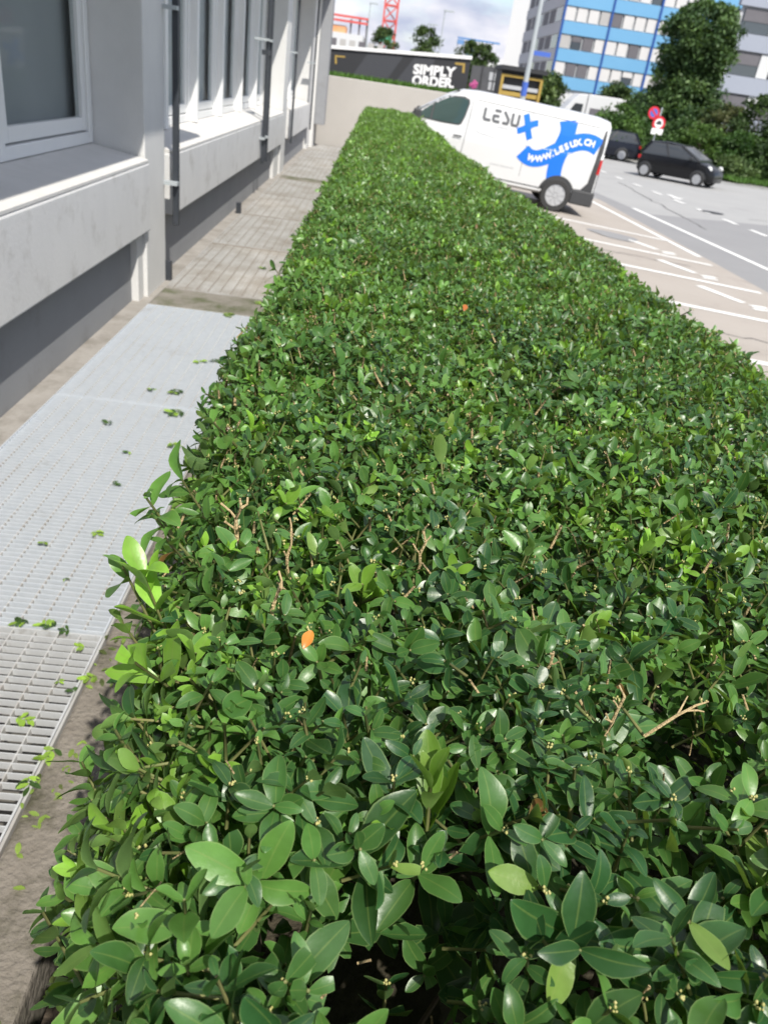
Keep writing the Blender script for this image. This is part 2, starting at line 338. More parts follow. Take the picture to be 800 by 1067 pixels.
# darker strip of newer tarmac along the bays
b = MB(); pts = [on_z(673, 221, -0.4), on_z(800, 235, -0.4)]
b.add([(6.62, -30, -0.396), (13.5, -30, -0.396), (13.5, 20.0, -0.396), (11.6, pts[1][1], -0.396), (7.36, 21.7, -0.396), (6.62, 30, -0.396)], [(0, 1, 2, 3, 4, 5)])
structure(b.build('road_patch', M['asphalt']))
def stripe(name, pts, w, lift=0.009):
    w *= 1.15
    b = MB(); vs = []
    n = 12; P = [Vector((*pts[0], 0)).lerp(Vector((*pts[1], 0)), i/n) for i in range(n+1)]
    d = (P[-1]-P[0]).normalized(); r = Vector((-d.y, d.x, 0))*w/2
    for p in P:
        for q in (p-r, p+r): vs.append((q.x, q.y, bay_z(q.x)+lift))
    b.add(vs, [(2*i, 2*i+1, 2*i+3, 2*i+2) for i in range(n)])
    return structure(b.build(name, M['paint']))
for y in (17.1, 14.65, 12.55, 10.2, 7.8, 5.4, 3.0, 0.6): stripe('bay_line', ((1.5, y+0.05), (6.42 if y > 12 else 6.9, y-0.1)), 0.13)
stripe('bay_end_line', ((6.05, 24), (6.5, 15.4)), 0.12)
stripe('lane_line', ((7.3, 22.6), (8.3, 4)), 0.12)
for i in range(9):
    y = 20.4+i*1.75+0.05*i*i; stripe('lane_dash', ((10.15-0.05*i, y), (10.12-0.05*i, y+0.95)), 0.13)
# bay marks: a tapering stroke with a short bar beside it, worn at the rims
for y in (15.5, 13.45, 11.5):
    b = MB(); x0 = 5.3
    for (u0, v0, u1, v1, w) in ((-0.12, 0.45, 0.28, -0.28, 0.20), (0.34, -0.42, 0.62, -0.34, 0.15), (0.28, -0.62, 0.56, -0.54, 0.10)):
        d = Vector((u1-u0, v1-v0, 0)).normalized(); r = Vector((-d.y, d.x, 0))*w/2
        q = [Vector((x0+u0, y+v0, 0))-r, Vector((x0+u1, y+v1, 0))-r*0.8, Vector((x0+u1, y+v1, 0))+r*0.8, Vector((x0+u0, y+v0, 0))+r]
        b.add([(p.x, p.y, bay_z(p.x)+0.009) for p in q], [(0, 1, 2, 3)])
    structure(b.build('bay_mark', M['paint']))
b = MB(); b.add([(10.3, 27.4, -0.39), (10.62, 27.9, -0.39), (10.42, 27.9, -0.39), (10.42, 28.7, -0.39), (10.26, 28.7, -0.39), (10.26, 27.9, -0.39), (10.05, 27.9, -0.39)], [(0, 1, 2, 3, 4, 5, 6)])
structure(b.build('lane_arrow', M['paint']))
for (a, b_, r, nm, mt) in ((742, 221, 0.34, 'manhole_cover', 'plastic'), (638, 250, 0.5, 'oil_stain', 'asphalt'), (690, 175, 0.33, 'manhole_cover', 'plastic')):
    p = on_z(a, b_, -0.38); b = MB(); z_ = bay_z(p[0])
    b.add([(p[0]+r*math.cos(t)*(1+0.15*math.sin(3*t)*(nm == 'oil_stain')), p[1]+r*math.sin(t), bay_z(p[0]+r*math.cos(t))+0.012) for t in np.linspace(0, 2*PI, 25)[:-1]], [tuple(range(24))]); structure(b.build(nm, M[mt]))
rk = random.Random(3)
for (xa, ya, xb, yb) in ((6.9, 8.0, 11.5, 9.6), (7.6, 14.5, 12.5, 13.2), (8.4, 20.0, 9.2, 31.0), (11.2, 24.0, 18.0, 26.0), (2.0, 13.5, 5.8, 13.9), (2.4, 9.1, 6.0, 8.7)):
    n_ = 26; pl = [Vector((xa+(xb-xa)*i/n_+rk.gauss(0, 0.035), ya+(yb-ya)*i/n_+rk.gauss(0, 0.035), 0)) for i in range(n_+1)]; b = MB(); vs = []
    for i, p in enumerate(pl):
        d = (pl[min(i+1, n_)]-pl[max(i-1, 0)]).normalized(); r = Vector((-d.y, d.x, 0))*rk.uniform(0.010, 0.024)
        for q in (p-r, p+r): vs.append((q.x, q.y, bay_z(q.x)+0.0065))
    b.add(vs, [(2*i, 2*i+1, 2*i+3, 2*i+2) for i in range(n_)]); structure(b.build('tar_seam', M['tar']))
# far verge with kerb, on the other side of the road
va = [(14.5, 60), (17.0, 47.5), (21.0, 44.2), (40, 36.5), (70, 33)]
b = MB(); far = va+[(120, 40), (120, 125), (14.5, 125)]
b.prism(far, lambda x, y: (x, y, -0.5), lambda x, y: (x, y, -0.27)); structure(b.build('verge', M['ground']))
b = MB()
for (p, q) in zip(va[:-1], va[1:]): b.bar((p[0], p[1], -0.36), (q[0], q[1], -0.36), 0.18, 0.22)
structure(b.build('verge_kerb', M['stone']))

# ================================================================== walkway: kerb, gratings, strips
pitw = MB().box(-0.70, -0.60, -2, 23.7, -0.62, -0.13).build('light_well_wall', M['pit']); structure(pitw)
kb = bpy.data.objects.new('kerb', None); COL.objects.link(kb); kb['kind'] = 'structure'; WROOT[kb.name] = Vector((0, 0, 0))
y = -1.9; k = 0
while y < 23.6:
    y1 = min(y+1.985, 23.68); dz = random.uniform(-0.006, 0.004); dx = random.uniform(-0.004, 0.004)
    MB().box(-0.728+dx*0, -0.535+dx, y, y1, -0.6, 0.0+dz).build('kerb_stone', M['kerb'], kb, bevel=0.012); y = y1+0.012
b = MB().box(-0.738, -0.730, -1.9, 23.68, -0.05, 0.004)
sub(b.build('edge_angle', M['galv_old']), kb)
b = MB().box(-1.788, -1.651, -1.9, 23.6, -0.55, -0.002); sub(b.build('well_ledge', M['ledge']), kb)
for (a, c) in ((6.205, 6.745), (15.22, 15.70)):
    structure(MB().box(-1.65, -0.74, a, c, -0.6, 0.003).build('concrete_strip', M['strip'])).modifiers.new('bevel', 'BEVEL').width = 0.01

GX0, GX1 = -1.648, -0.742
def grating(y0, y1, label, mat, pieces=False, silt=None, pitch=0.031, cross=0.081):
    e = thing('steel_grating', label, 'grating', ((GX0+GX1)/2, (y0+y1)/2, -0.03), 'steel gratings over the light wells')
    f = MB()
    for (a, c, p, q) in ((GX0, GX1, y0, y0+0.006), (GX0, GX1, y1-0.006, y1), (GX0, GX0+0.006, y0+0.006, y1-0.006), (GX1-0.006, GX1, y0+0.006, y1-0.006)):
        f.box(a, c, p, q, -0.034, 0.002)
    f.build('frame', mat, e)
    ny = int((y1-y0)/pitch); nx = int((GX1-GX0)/cross)
    ys = [y0+(i+1)*(y1-y0)/(ny+1) for i in range(ny)]; xs = [GX0+(i+1)*(GX1-GX0)/(nx+1) for i in range(nx)]
    if pieces:
        me = MB().box(GX0+0.007, GX1-0.007, -0.0016, 0.0016, -0.024, 0.0).mesh('bearing_bar', mat)
        mc = MB().box(-0.0022, 0.0022, y0+0.007, y1-0.007, -0.026, -0.0015).mesh('cross_bar', M['galv_old'])
        for me_, nm, locs in ((me, 'bearing_bar', [(0, v, 0) for v in ys]), (mc, 'cross_bar', [(v, 0, 0) for v in xs])):
            for l in locs:
                o = bpy.data.objects.new(nm, me_); COL.objects.link(o); o.parent = e; o.matrix_parent_inverse = Matrix.Translation(-WROOT[e.name]); o.location = l
    else:
        g = MB()
        for v in ys: g.box(GX0+0.007, GX1-0.007, v-0.0018, v+0.0018, -0.031, 0.0)
        g.build('bearing_bars', mat, e)['kind'] = 'stuff'
        c = MB()
        for v in xs: c.box(v-0.0024, v+0.0024, y0+0.007, y1-0.007, -0.033, -0.002)
        c.build('cross_bars', M['galv_old'], e)['kind'] = 'stuff'
    if silt is not None:
        rb = MB()
        for v in np.linspace(GX0+0.06, GX1-0.06, 9): rb.box(v-0.004, v+0.004, y0+0.05, y1-0.05, -0.006, 0.0035)
        rb.build('dirt_ribs', M['ribdirt'], e)['kind'] = 'stuff'
        f2 = MB().box(GX0+0.01, GX1-0.01, y1-0.045, y1-0.01, -0.006, 0.004); f2.build('end_joint', M['ribdirt'], e)
        n = 14; ms = MB()
        xs2 = np.linspace(GX0+0.008, GX1-0.008, n); ys2 = np.linspace(y0+0.008, y1-0.008, 2*n)
        def zz(x, yy): return silt-0.006+0.012*math.sin(3*x+2.3*yy)*math.sin(1.7*yy-2*x)
        ms.add([(x, yy, zz(x, yy)) for x in xs2 for yy in ys2], [(i*2*n+j, (i+1)*2*n+j, (i+1)*2*n+j+1, i*2*n+j+1) for i in range(n-1) for j in range(2*n-1)])
        ms.build('dirt_filling', M['silt'], e)
    return e
grating(-1.9, 0.10, 'bright steel grating at the very bottom edge of the walkway', M['galv'])
grating(0.115, 2.12, 'nearest steel grating with open cells beside the kerb', M['galv_near'], pieces=True, pitch=0.034)
grating(2.135, 4.165, 'second bright steel grating from the camera, pale and finely ribbed', M['galv'])
grating(4.18, 6.19, 'third bright steel grating, ending at the mossy concrete strip', M['galv'])
far_lab = ['brown stained steel grating just behind the mossy concrete strip', 'second brown stained grating behind the mossy concrete strip',
           'third brown stained grating behind the mossy concrete strip', 'last brown stained grating before the far concrete strip']
for i in range(4): grating(6.755+i*2.112, 6.755+(i+1)*2.112-0.012, far_lab[i], M['galv_old'], silt=(-0.007, -0.026, -0.008, -0.024)[i])
far_lab2 = ['weathered grating just beyond the far concrete strip', 'second weathered grating beyond the far concrete strip', 'third weathered grating beyond the far concrete strip', 'farthest weathered grating, against the retaining wall']
for i in range(4): grating(15.71+i*1.99, 15.71+(i+1)*1.99-0.012, far_lab2[i], M['galv_old'], silt=(-0.024, -0.008, -0.024, -0.008)[i])

# ================================================================== the office building on the left
XF, XW, XG = -1.67, -1.79, -2.10           # panel front, base wall, window plane
B = thing('office_building', 'grey concrete office building with deep windows and dark base along the walkway', 'building', (-4, 8, 0))
MB().box(-2.4, XW, -8, 23.2, -0.62, 0.62).build('base_wall', M['base'], B)
piers = [(-3.2, -2.5), (6.40, 7.0), (15.75, 16.45), (21.7, 22.5)]
for (a, c) in piers: MB().box(-2.45, -1.705, a, c, -0.6, 3.9).build('pier', M['pier'], B, bevel=0.008)
for (a, c) in ((6.24, 6.398), (15.0, 15.748), (22.0, 22.1)): MB().box(-1.95, -1.735, a, c, -0.6, 0.53).build('column', M['pier'], B, bevel=0.008)
panels = [(-2.49, 6.39), (7.16, 15.70), (16.90, 21.60)]
for (a, c) in panels:
    p_ = MB().box(-2.05, XF, a, c, 0.53, 1.02).build('spandrel_panel', M['concrete'], B, bevel=0.012)
    s_ = MB(); s_.prism([(-2.3, 1.0), (XF-0.004, 1.022), (XF-0.004, 1.045), (-2.08, 1.105), (-2.3, 1.11)], lambda x, z: (x, a+0.01, z), lambda x, z: (x, c-0.01 if c < 7 else c-0.01, z))
    sub(s_.build('sill', M['sill'], None, bevel=0.004), p_)
for (a, c) in ((7.001, 7.159), (16.451, 16.899)): MB().box(-2.3, -1.80, a, c, 0.5, 3.9).build('recess_panel', M['white'], B)
# upper storey, its lintels and an unseen slab added to shade the near bay
MB().box(-2.6, -1.40, 6.95, 22.5, 3.40, 5.0).build('upper_panel', M['concrete'], B, bevel=0.012)
MB().box(-2.6, -0.99, -5.0, 6.93, 3.42, 3.60).build('shade_slab', M['concrete'], B, bevel=0.012)  # out of view, depth set so its shadow leaves a narrow lit sill
MB().box(-2.6, XF, -5.0, 6.93, 3.602, 5.0).build('upper_panel', M['concrete'], B, bevel=0.012)
MB().box(-14, -2.62, -8, 23.2, -0.6, 9.0).build('inner_block', M['pier'], B)
MB().box(-2.6, XF+0.1, -8, 23.2, 5.002, 9.0).build('upper_wall', M['concrete'], B)
def window(y0, y1, left=0.08, right=0.08, bl='blind'):
    w = MB()
    w.box(XG-0.06, XG+0.02, y0, y0+left, 1.11, 3.38).box(XG-0.06, XG+0.02, y1-right, y1, 1.11, 3.38)
    w.box(XG-0.058, XG+0.018, y0+left, y1-right, 1.11, 1.185).box(XG-0.058, XG+0.018, y0+left, y1-right, 3.30, 3.38)
    o = w.build('window', M['frame'], B, bevel=0.006)
    s = MB(); a, c = y0+left+0.008, y1-right-0.008
    s.box(XG-0.05, XG+0.005, a, a+0.075, 1.197, 3.29).box(XG-0.05, XG+0.005, c-0.075, c, 1.197, 3.29).box(XG-0.049, XG+0.004, a+0.075, c-0.075, 1.197, 1.285).box(XG-0.049, XG+0.004, a+0.075, c-0.075, 3.21, 3.29)
    sub(s.build('sash', M['frame'], None, bevel=0.006), o)
    sub(MB().box(XG-0.030, XG-0.022, a+0.076, c-0.076, 1.286, 3.209).build('pane', M['pane'], None), o)
    sub(MB().box(XG-0.12, XG-0.11, y0, y1, 1.1, 3.38).build('blind', M[bl], None), o)
for (a, c) in ((-0.3, 1.5), (1.5, 3.15), (3.15, 4.78), (4.78, 6.39)): window(a, c)
fin_y = [8.35, 9.75, 11.3, 12.9, 14.4]
edges = [7.0]+fin_y+[15.74]
for a, c in zip(edges[:-1], edges[1:]): window(a+0.05, c-0.05, bl='blind2')
for a, c in ((16.47, 18.1), (18.1, 19.9), (19.9, 21.69)): window(a+0.05, c-0.05, bl='blind2')
for yy in fin_y+[18.1, 19.9]: MB().box(XG-0.05, -2.00, yy-0.049, yy+0.049, 1.108, 3.395).build('mullion', M['frame'], B, bevel=0.006)
MB().box(-2.44, XG-0.05, -2.4, 21.7, 3.381, 3.395).build('window_head', M['pier'], B)
# dark rails in front of the panels, with their clamps
def rail(yy, x=-1.625, w=0.05, z0=0.47, brk=(0.80, 2.05)):
    r = MB().box(x-w/2, x+w/2, yy-w/2, yy+w/2, z0, 3.399).build('blind_rail', M['rail'], B, bevel=0.006)
    for z in brk: sub(MB().box(-1.80, x+w/2+0.006, yy-0.10, yy-w/2, z, z+0.028).build('clamp', M['pole'], None), r)
rail(7.06); rail(12.62, w=0.045); rail(12.98, w=0.045); rail(16.78, w=0.04, brk=(2.0,)); rail(21.45, w=0.04, brk=(1.9,))
sub(MB().box(-1.70, -1.62, 12.58, 13.02, 1.88, 1.94).build('clamp', M['rail'], None), B.children[-1])
MB().box(-1.72, -1.66, 7.0, 7.06, -0.05, 0.16).build('pipe_stub', M['rail'], B)
MB().box(-1.72, -1.66, 10.9, 10.97, -0.05, 0.13).build('pipe_stub', M['rail'], B)
MB().box(-1.62, -1.36, 22.56, 23.15, 0.55, 5.0).build('corner_cladding', M['base'], B, bevel=0.01)
MB().box(-2.4, -1.625, 22.505, 23.15, -0.6, 5.0).build('corner_pier', M['pier'], B)

# ================================================================== leaves (numpy): every leaf has its own bent, folded blade
def leaf_template(rows, cols):
    u = {11: np.array([0, .05, .14, .27, .41, .55, .68, .80, .89, .95, .985, 1.0]), 4: np.array([0, .22, .55, .86, 1.0])}.get(rows, np.linspace(0, 1, rows+1)); v = np.linspace(-1, 1, cols+1)
    U, V = np.meshgrid(u, v, indexing='ij'); U, V = U.ravel(), V.ravel()
    c1 = cols+1
    F = np.array([(i*c1+j, i*c1+j+1, (i+1)*c1+j+1, (i+1)*c1+j) for i in range(rows) for j in range(cols)])
    return U, V, F
def leaf_verts(tpl, P, D, Nn, Lg, Wd, curl, fold, cut):
    U, V, F = tpl
    S = np.cross(D, Nn); S /= np.linalg.norm(S, axis=1, keepdims=True); Nn = np.cross(S, D)
    uu = U[None, :]*cut[:, None]
    prof = np.clip(np.sin(PI*np.clip(uu, 0, 1)**1.12), 0, 1)**0.66
    prof = np.maximum(prof, 0.07*(1-uu)+0.02)
    ang = curl[:, None]*uu
    safe = np.where(np.abs(curl) < 1e-3, 1e-3, curl)[:, None]
    along = np.sin(ang*1.0)/safe*1.0; drop = (1-np.cos(ang))/safe
    along = along*Lg[:, None]; drop = drop*Lg[:, None]
    lat = Wd[:, None]*0.5*prof*V[None, :]
    lift = np.abs(lat)*fold[:, None]
    hsh = np.sin(Lg*9.1e4)[:, None]; hs2 = np.sin(Lg*5.3e4+1)[:, None]      # every blade bends and waves a little differently
    lat = lat*(1+0.05*np.sin(9*uu+6*hs2)*V[None, :])+Lg[:, None]*0.09*hsh*uu**2
    lift = lift+Wd[:, None]*0.05*np.sin(8*uu+9*hsh)*np.abs(V)[None, :]
    return (P[:, None, :]+D[:, None, :]*along[..., None]+S[:, None, :]*lat[..., None]+Nn[:, None, :]*(lift-drop)[..., None])
def leaf_mesh(name, tpl, verts, cols, mat):
    n, k = verts.shape[:2]; U, V, F = tpl
    me = bpy.data.meshes.new(name); nf = len(F)*n
    me.vertices.add(n*k); me.vertices.foreach_set('co', verts.reshape(-1).astype(np.float32))
    idx = (F[None]+(np.arange(n)*k)[:, None, None]).reshape(-1)
    me.loops.add(nf*4); me.loops.foreach_set('vertex_index', idx.astype(np.int32))
    me.polygons.add(nf); me.polygons.foreach_set('loop_start', (np.arange(nf)*4).astype(np.int32))
    me.polygons.foreach_set('use_smooth', np.ones(nf, dtype=bool))
    at = me.color_attributes.new('leafcol', 'FLOAT_COLOR', 'POINT')
    c = np.empty((n, k, 4), np.float32); c[..., :3] = cols[:, None, :]; c[..., 3] = np.abs(V)[None, :]
    at.data.foreach_set('color', c.reshape(-1)); me.materials.append(mat)
    me.update(calc_edges=True); return me
def tubes_mesh(name, A, Bp, ra, rb, mat, n=4):
    D = Bp-A; D /= np.linalg.norm(D, axis=1, keepdims=True)
    ref = np.where(np.abs(D[:, 2:3]) < 0.9, np.array([[0, 0, 1.0]]), np.array([[1.0, 0, 0]]))
    R = np.cross(D, ref); R /= np.linalg.norm(R, axis=1, keepdims=True); U = np.cross(R, D)
    k = len(A); a = np.arange(n)*2*PI/n
    ring = R[:, None]*np.cos(a)[None, :, None]+U[:, None]*np.sin(a)[None, :, None]
    v = np.concatenate([A[:, None]+ring*ra[:, None, None], Bp[:, None]+ring*rb[:, None, None]], 1)
    F = [(i, i+n, (i+1) % n+n, (i+1) % n) for i in range(n)]
    F = np.array(F)
    me = bpy.data.meshes.new(name); me.vertices.add(k*2*n); me.vertices.foreach_set('co', v.reshape(-1).astype(np.float32))
    idx = (F[None]+(np.arange(k)*2*n)[:, None, None]).reshape(-1)
    capi = (np.arange(n, 2*n)[None]+(np.arange(k)*2*n)[:, None])
    nf = n*k
    if n == 4:
        idx = np.concatenate([idx, capi.reshape(-1)]); nf += k
    me.loops.add(len(idx)); me.loops.foreach_set('vertex_index', idx.astype(np.int32))
    me.polygons.add(nf); me.polygons.foreach_set('loop_start', (np.arange(nf)*4).astype(np.int32))
    me.update(calc_edges=True); me.validate(); me.materials.append(mat); return me
def put(name, me, parent=None, kind=None):
    o = bpy.data.objects.new(name, me); COL.objects.link(o)
    if parent is not None:
        o.parent = parent
        if parent.name in WROOT: o.matrix_parent_inverse = Matrix.Translation(-WROOT[parent.name])
    if kind: o['kind'] = kind
    return o

def vnoise(x, y, s, seed):
    """smooth value noise in numpy"""
    r = np.random.default_rng(seed).random((64, 64)); X, Y = x/s+100, y/s+100
    i, j = np.floor(X).astype(int), np.floor(Y).astype(int); fx, fy = X-i, Y-j
    fx, fy = fx*fx*(3-2*fx), fy*fy*(3-2*fy)
    g = lambda a, b: r[a % 64, b % 64]
    return (g(i, j)*(1-fx)+g(i+1, j)*fx)*(1-fy)+(g(i, j+1)*(1-fx)+g(i+1, j+1)*fx)*fy
HX0, HY0, HY1 = -0.285, -0.75, 17.45
def hx1(y): return np.interp(y, [0, 3, 5, 8, 11, 15, 17.5], [1.20, 1.19, 1.10, 0.95, 0.885, 0.80, 0.77])
def hx0(y): return np.interp(y, [0.25, 0.55, 0.85, 1.2, 20], [-0.145, -0.165, -0.225, -0.272, -0.265])+0.03*(vnoise(y, y*0, 0.16, 41)-0.5)
DIPS = [(432, 1000, 0.060, 0.20), (470, 935, 0.035, 0.14), (722, 765, 0.05, 0.20), (690, 800, 0.03, 0.10), (60, 690, 0.04, 0.1), (585, 640, 0.03, 0.08), (520, 625, 0.03, 0.07), (300, 960, 0.03, 0.08), (640, 905, 0.03, 0.09), (780, 960, 0.035, 0.12)]
DIPS = [(*on_z(a, b_, 1.22)[:2], r, d) for a, b_, r, d in DIPS]
def top_z(x, y):
    z = 1.235+0.042*(vnoise(x, y, 0.30, 1)-0.5)+0.036*(vnoise(x, y, 0.11, 2)-0.5)+0.002*np.clip(y-3, 0, 20)
    e = np.minimum(x-hx0(y), hx1(y)-x); z = z-0.07*np.clip(1-e/0.12, 0, 1)**2
    for dx, dy, r, d in DIPS: z = z-d*np.exp(-((x-dx)**2+(y-dy)**2)/(r*r))
    return z
def side_x(y, z): return hx0(y)+0.03+0.06*np.clip((1.1-z)/1.1, 0, 1)-0.13*np.exp(-((y-0.62)/0.26)**2-((z-0.84)/0.22)**2)+0.06*(vnoise(y, z, 0.22, 5)-0.5)+0.04*(vnoise(y, z, 0.09, 6)-0.5)
def unit(a): return a/np.linalg.norm(a, axis=1, keepdims=True)
def rnd_dir(n): return unit(RNG.normal(size=(n, 3)))

def tones(n, x, y):
    """one colour per shoot: dark mature green to fresh lime, a little brown; paler far off for the grazing view"""
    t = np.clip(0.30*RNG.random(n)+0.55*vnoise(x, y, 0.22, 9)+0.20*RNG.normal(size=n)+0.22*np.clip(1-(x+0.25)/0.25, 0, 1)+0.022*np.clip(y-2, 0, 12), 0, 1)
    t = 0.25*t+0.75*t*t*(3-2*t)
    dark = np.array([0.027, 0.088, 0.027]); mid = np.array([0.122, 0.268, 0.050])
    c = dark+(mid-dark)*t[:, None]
    f = (0.45*np.clip((y-1.5)/7, 0, 1))[:, None]; c = c*(1-f)+f*np.array([0.150, 0.265, 0.050])*RNG.uniform(0.45, 1.3, (n, 1))  # far leaves painted yellower and paler for their look at a grazing angle
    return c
def shoots(pos, nrm, scale, tilt, nodes, young_p=0.06, down=0.0):
    """leaf frames for shoots standing at pos around nrm: opposite pairs turned by a quarter at each node"""
    n = len(pos)
    ax = unit(nrm+rnd_dir(n)*tilt)
    ref = unit(np.cross(ax, rnd_dir(n))); oth = np.cross(ax, ref)
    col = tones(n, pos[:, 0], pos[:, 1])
    young = RNG.random(n) < young_p*4.2*np.clip(vnoise(pos[:, 0], pos[:, 1], 0.16, 21)-0.42, 0, 1)*2.0+0.012
    col[young] = np.array([0.19, 0.37, 0.045])*(0.55+0.7*RNG.random((young.sum(), 1)))
    out = []
    sc = scale*np.clip(RNG.normal(1, 0.24, n), 0.5, 1.7)
    phase = RNG.random(n)*PI
    for k in range(nodes):
        base = pos-ax*(0.014*k*sc[:, None]+0.002)
        th0 = phase+k*PI/2
        for s in (0, 1):
            th = th0+s*PI+RNG.normal(0, 0.22, n)
            rad_ = ref*np.cos(th)[:, None]+oth*np.sin(th)[:, None]
            open_ = np.where(young, 0.55, (0.85, 1.1, 1.3, 1.45)[k])+RNG.normal(0, 0.25, n)    # angle from the shoot axis
            D = unit(ax*np.cos(open_)[:, None]+rad_*np.sin(open_)[:, None])
            Nn = unit(ax*np.sin(open_)[:, None]-rad_*np.cos(open_)[:, None]+rnd_dir(n)*0.30)
            Lg = sc*(0.030, 0.038, 0.042, 0.042)[k]*np.clip(RNG.normal(1, 0.17, n), 0.55, 1.5)
            Wd = Lg*np.clip(RNG.normal(0.43, 0.045, n), 0.33, 0.56)
            cut = np.where(RNG.random(n) < 0.16, RNG.uniform(0.45, 0.85, n), 1.0)
            cc = col*(0.72+0.50*RNG.random((n, 1)))
            br = RNG.random(n); m = br < 0.0015
            cc[m] = np.array([0.16, 0.085, 0.03])
            m = (br > 0.0015) & (br < 0.009); cc[m] = np.array([0.17, 0.28, 0.055])
            keep = RNG.random(n) < (0.97, 0.97, 0.85, 0.7)[k]
            out.append((base[keep], D[keep], Nn[keep], Lg[keep], Wd[keep], RNG.normal(0.38, 0.38, n)[keep], np.clip(RNG.normal(0.34, 0.17, n), 0, 0.9)[keep], cut[keep], cc[keep], np.full(n, k)[keep]))
    return [np.concatenate(c) for c in zip(*out)], ax, sc, young
def scatter(x0, x1, y0, y1, dens):
    n = max(1, int((x1-x0)*(y1-y0)*dens)); g = max(1, int(math.sqrt(n*(x1-x0)/(y1-y0)))); h = max(1, int(n/g))
    i, j = np.meshgrid(np.arange(g), np.arange(h)); i, j = i.ravel(), j.ravel(); m = len(i)
    return x0+(i+RNG.random(m))*(x1-x0)/g, y0+(j+RNG.random(m))*(y1-y0)/h

H = thing('clipped_hedge', 'long clipped evergreen hedge with glossy green leaves between walkway and car park', 'hedge', (0.5, 8, -0.13))
LOD = [leaf_template(11, 2), leaf_template(4, 2), leaf_template(2, 2)]
bins = {0: [], 1: [], 2: []}
hero = []; stemA, stemB, stemR = [], [], []; budP, budS = [], []
def emit(lod, fr): bins[lod].append(fr)
def top_shoots(y0, y1, dens, lod, scale, depth=0.0, nodes=3, tilt=0.72, stems=True, buds=0.0, young=0.06, heroes=False):
    x, y = scatter(HX0, 1.24, y0, y1, dens); k = (x < hx1(y)) & (x > hx0(y)); x, y = x[k], y[k]
    if depth < 0.12:
        hole = np.zeros(len(x))
        for dx, dy, r, d in DIPS: hole = np.maximum(hole, np.exp(-((x-dx)**2+(y-dy)**2)/(r*r*1.1)))
        k = RNG.random(len(x)) > hole*0.85; x, y = x[k], y[k]
    z = top_z(x, y)-depth+RNG.normal(0, 0.010, len(x))+(RNG.random(len(x)) < 0.03)*0.015
    e = (x-hx0(y)); lean = np.clip(1-e/0.10, 0, 1); e2 = (hx1(y)-x); lean2 = np.clip(1-e2/0.10, 0, 1)
    nrm = unit(np.stack([-lean*1.1+lean2*1.1, np.full_like(x, -0.05), np.ones_like(x)], 1))
    pos = np.stack([x, y, z], 1)
    fr, ax, sc, yg = shoots(pos, nrm, scale, tilt, nodes, young)
    if heroes: hero.append(fr)
    else: emit(lod, fr)
    if stems:
        stemA.append(pos-ax*0.055); stemB.append(pos); stemR.append(np.full(len(pos), 0.0016))
    if buds > 0:
        k = RNG.random(len(pos)) < buds
        for q in range(5):
            budP.append(pos[k]+ax[k]*0.004+rnd_dir(k.sum())*0.0034*np.array([1, 1, 0.7])); budS.append(RNG.uniform(0.0010, 0.0021, k.sum()))
def side_shoots(y0, y1, dens, lod, scale, depth=0.0, nodes=3, right=False, z0=-0.02, z1=1.2, stems=False):
    y, z = scatter(y0, y1, z0, z1, dens)
    if right: x = hx1(y)-0.01+0.05*(vnoise(y, z, 0.2, 15)-0.5)-depth
    else: x = side_x(y, z)+depth+RNG.normal(0, 0.012, len(y))
    nx = 1.0 if right else -1.0
    nrm = unit(np.stack([np.full_like(y, nx), RNG.normal(0, 0.2, len(y)), np.full_like(y, 0.55)], 1))
    pos = np.stack([x, y, z], 1); fr, ax, sc, yg = shoots(pos, nrm, scale, 0.55, nodes, 0.05); emit(lod, fr)
    if stems: stemA.append(pos-ax*0.05); stemB.append(pos); stemR.append(np.full(len(pos), 0.0016))
def end_shoots(y, nd, dens, lod, scale):
    x, z = scatter(HX0, 1.0, -0.02, 1.22, dens); pos = np.stack([x, np.full_like(x, y)+RNG.normal(0, 0.02, len(x)), z], 1)
    fr, ax, sc, yg = shoots(pos, unit(np.stack([x*0, np.full_like(x, nd), x*0+0.5], 1)), scale, 0.55, 3); emit(lod, fr)
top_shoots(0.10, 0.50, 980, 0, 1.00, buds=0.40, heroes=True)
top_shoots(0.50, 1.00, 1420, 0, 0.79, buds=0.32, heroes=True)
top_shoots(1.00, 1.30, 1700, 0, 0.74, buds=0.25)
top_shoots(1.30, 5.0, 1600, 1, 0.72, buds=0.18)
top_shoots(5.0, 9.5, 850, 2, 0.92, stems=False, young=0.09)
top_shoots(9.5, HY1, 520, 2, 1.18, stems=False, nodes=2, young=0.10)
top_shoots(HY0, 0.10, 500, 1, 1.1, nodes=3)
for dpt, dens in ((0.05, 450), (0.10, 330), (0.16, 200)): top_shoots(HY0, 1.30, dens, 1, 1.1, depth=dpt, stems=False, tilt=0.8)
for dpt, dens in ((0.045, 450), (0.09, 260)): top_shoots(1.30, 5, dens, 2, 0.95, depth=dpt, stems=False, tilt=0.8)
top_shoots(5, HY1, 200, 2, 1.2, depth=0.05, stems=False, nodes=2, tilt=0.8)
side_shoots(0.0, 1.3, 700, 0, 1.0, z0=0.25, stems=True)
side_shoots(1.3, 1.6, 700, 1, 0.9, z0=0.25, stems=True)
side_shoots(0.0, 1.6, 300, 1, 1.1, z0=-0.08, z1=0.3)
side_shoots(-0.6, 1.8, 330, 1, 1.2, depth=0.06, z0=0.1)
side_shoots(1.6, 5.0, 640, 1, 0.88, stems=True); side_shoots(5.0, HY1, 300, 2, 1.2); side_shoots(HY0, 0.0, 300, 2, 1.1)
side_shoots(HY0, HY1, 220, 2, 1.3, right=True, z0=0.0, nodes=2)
end_shoots(HY1, 1, 260, 2, 1.25); end_shoots(HY0, -1, 260, 2, 1.25)

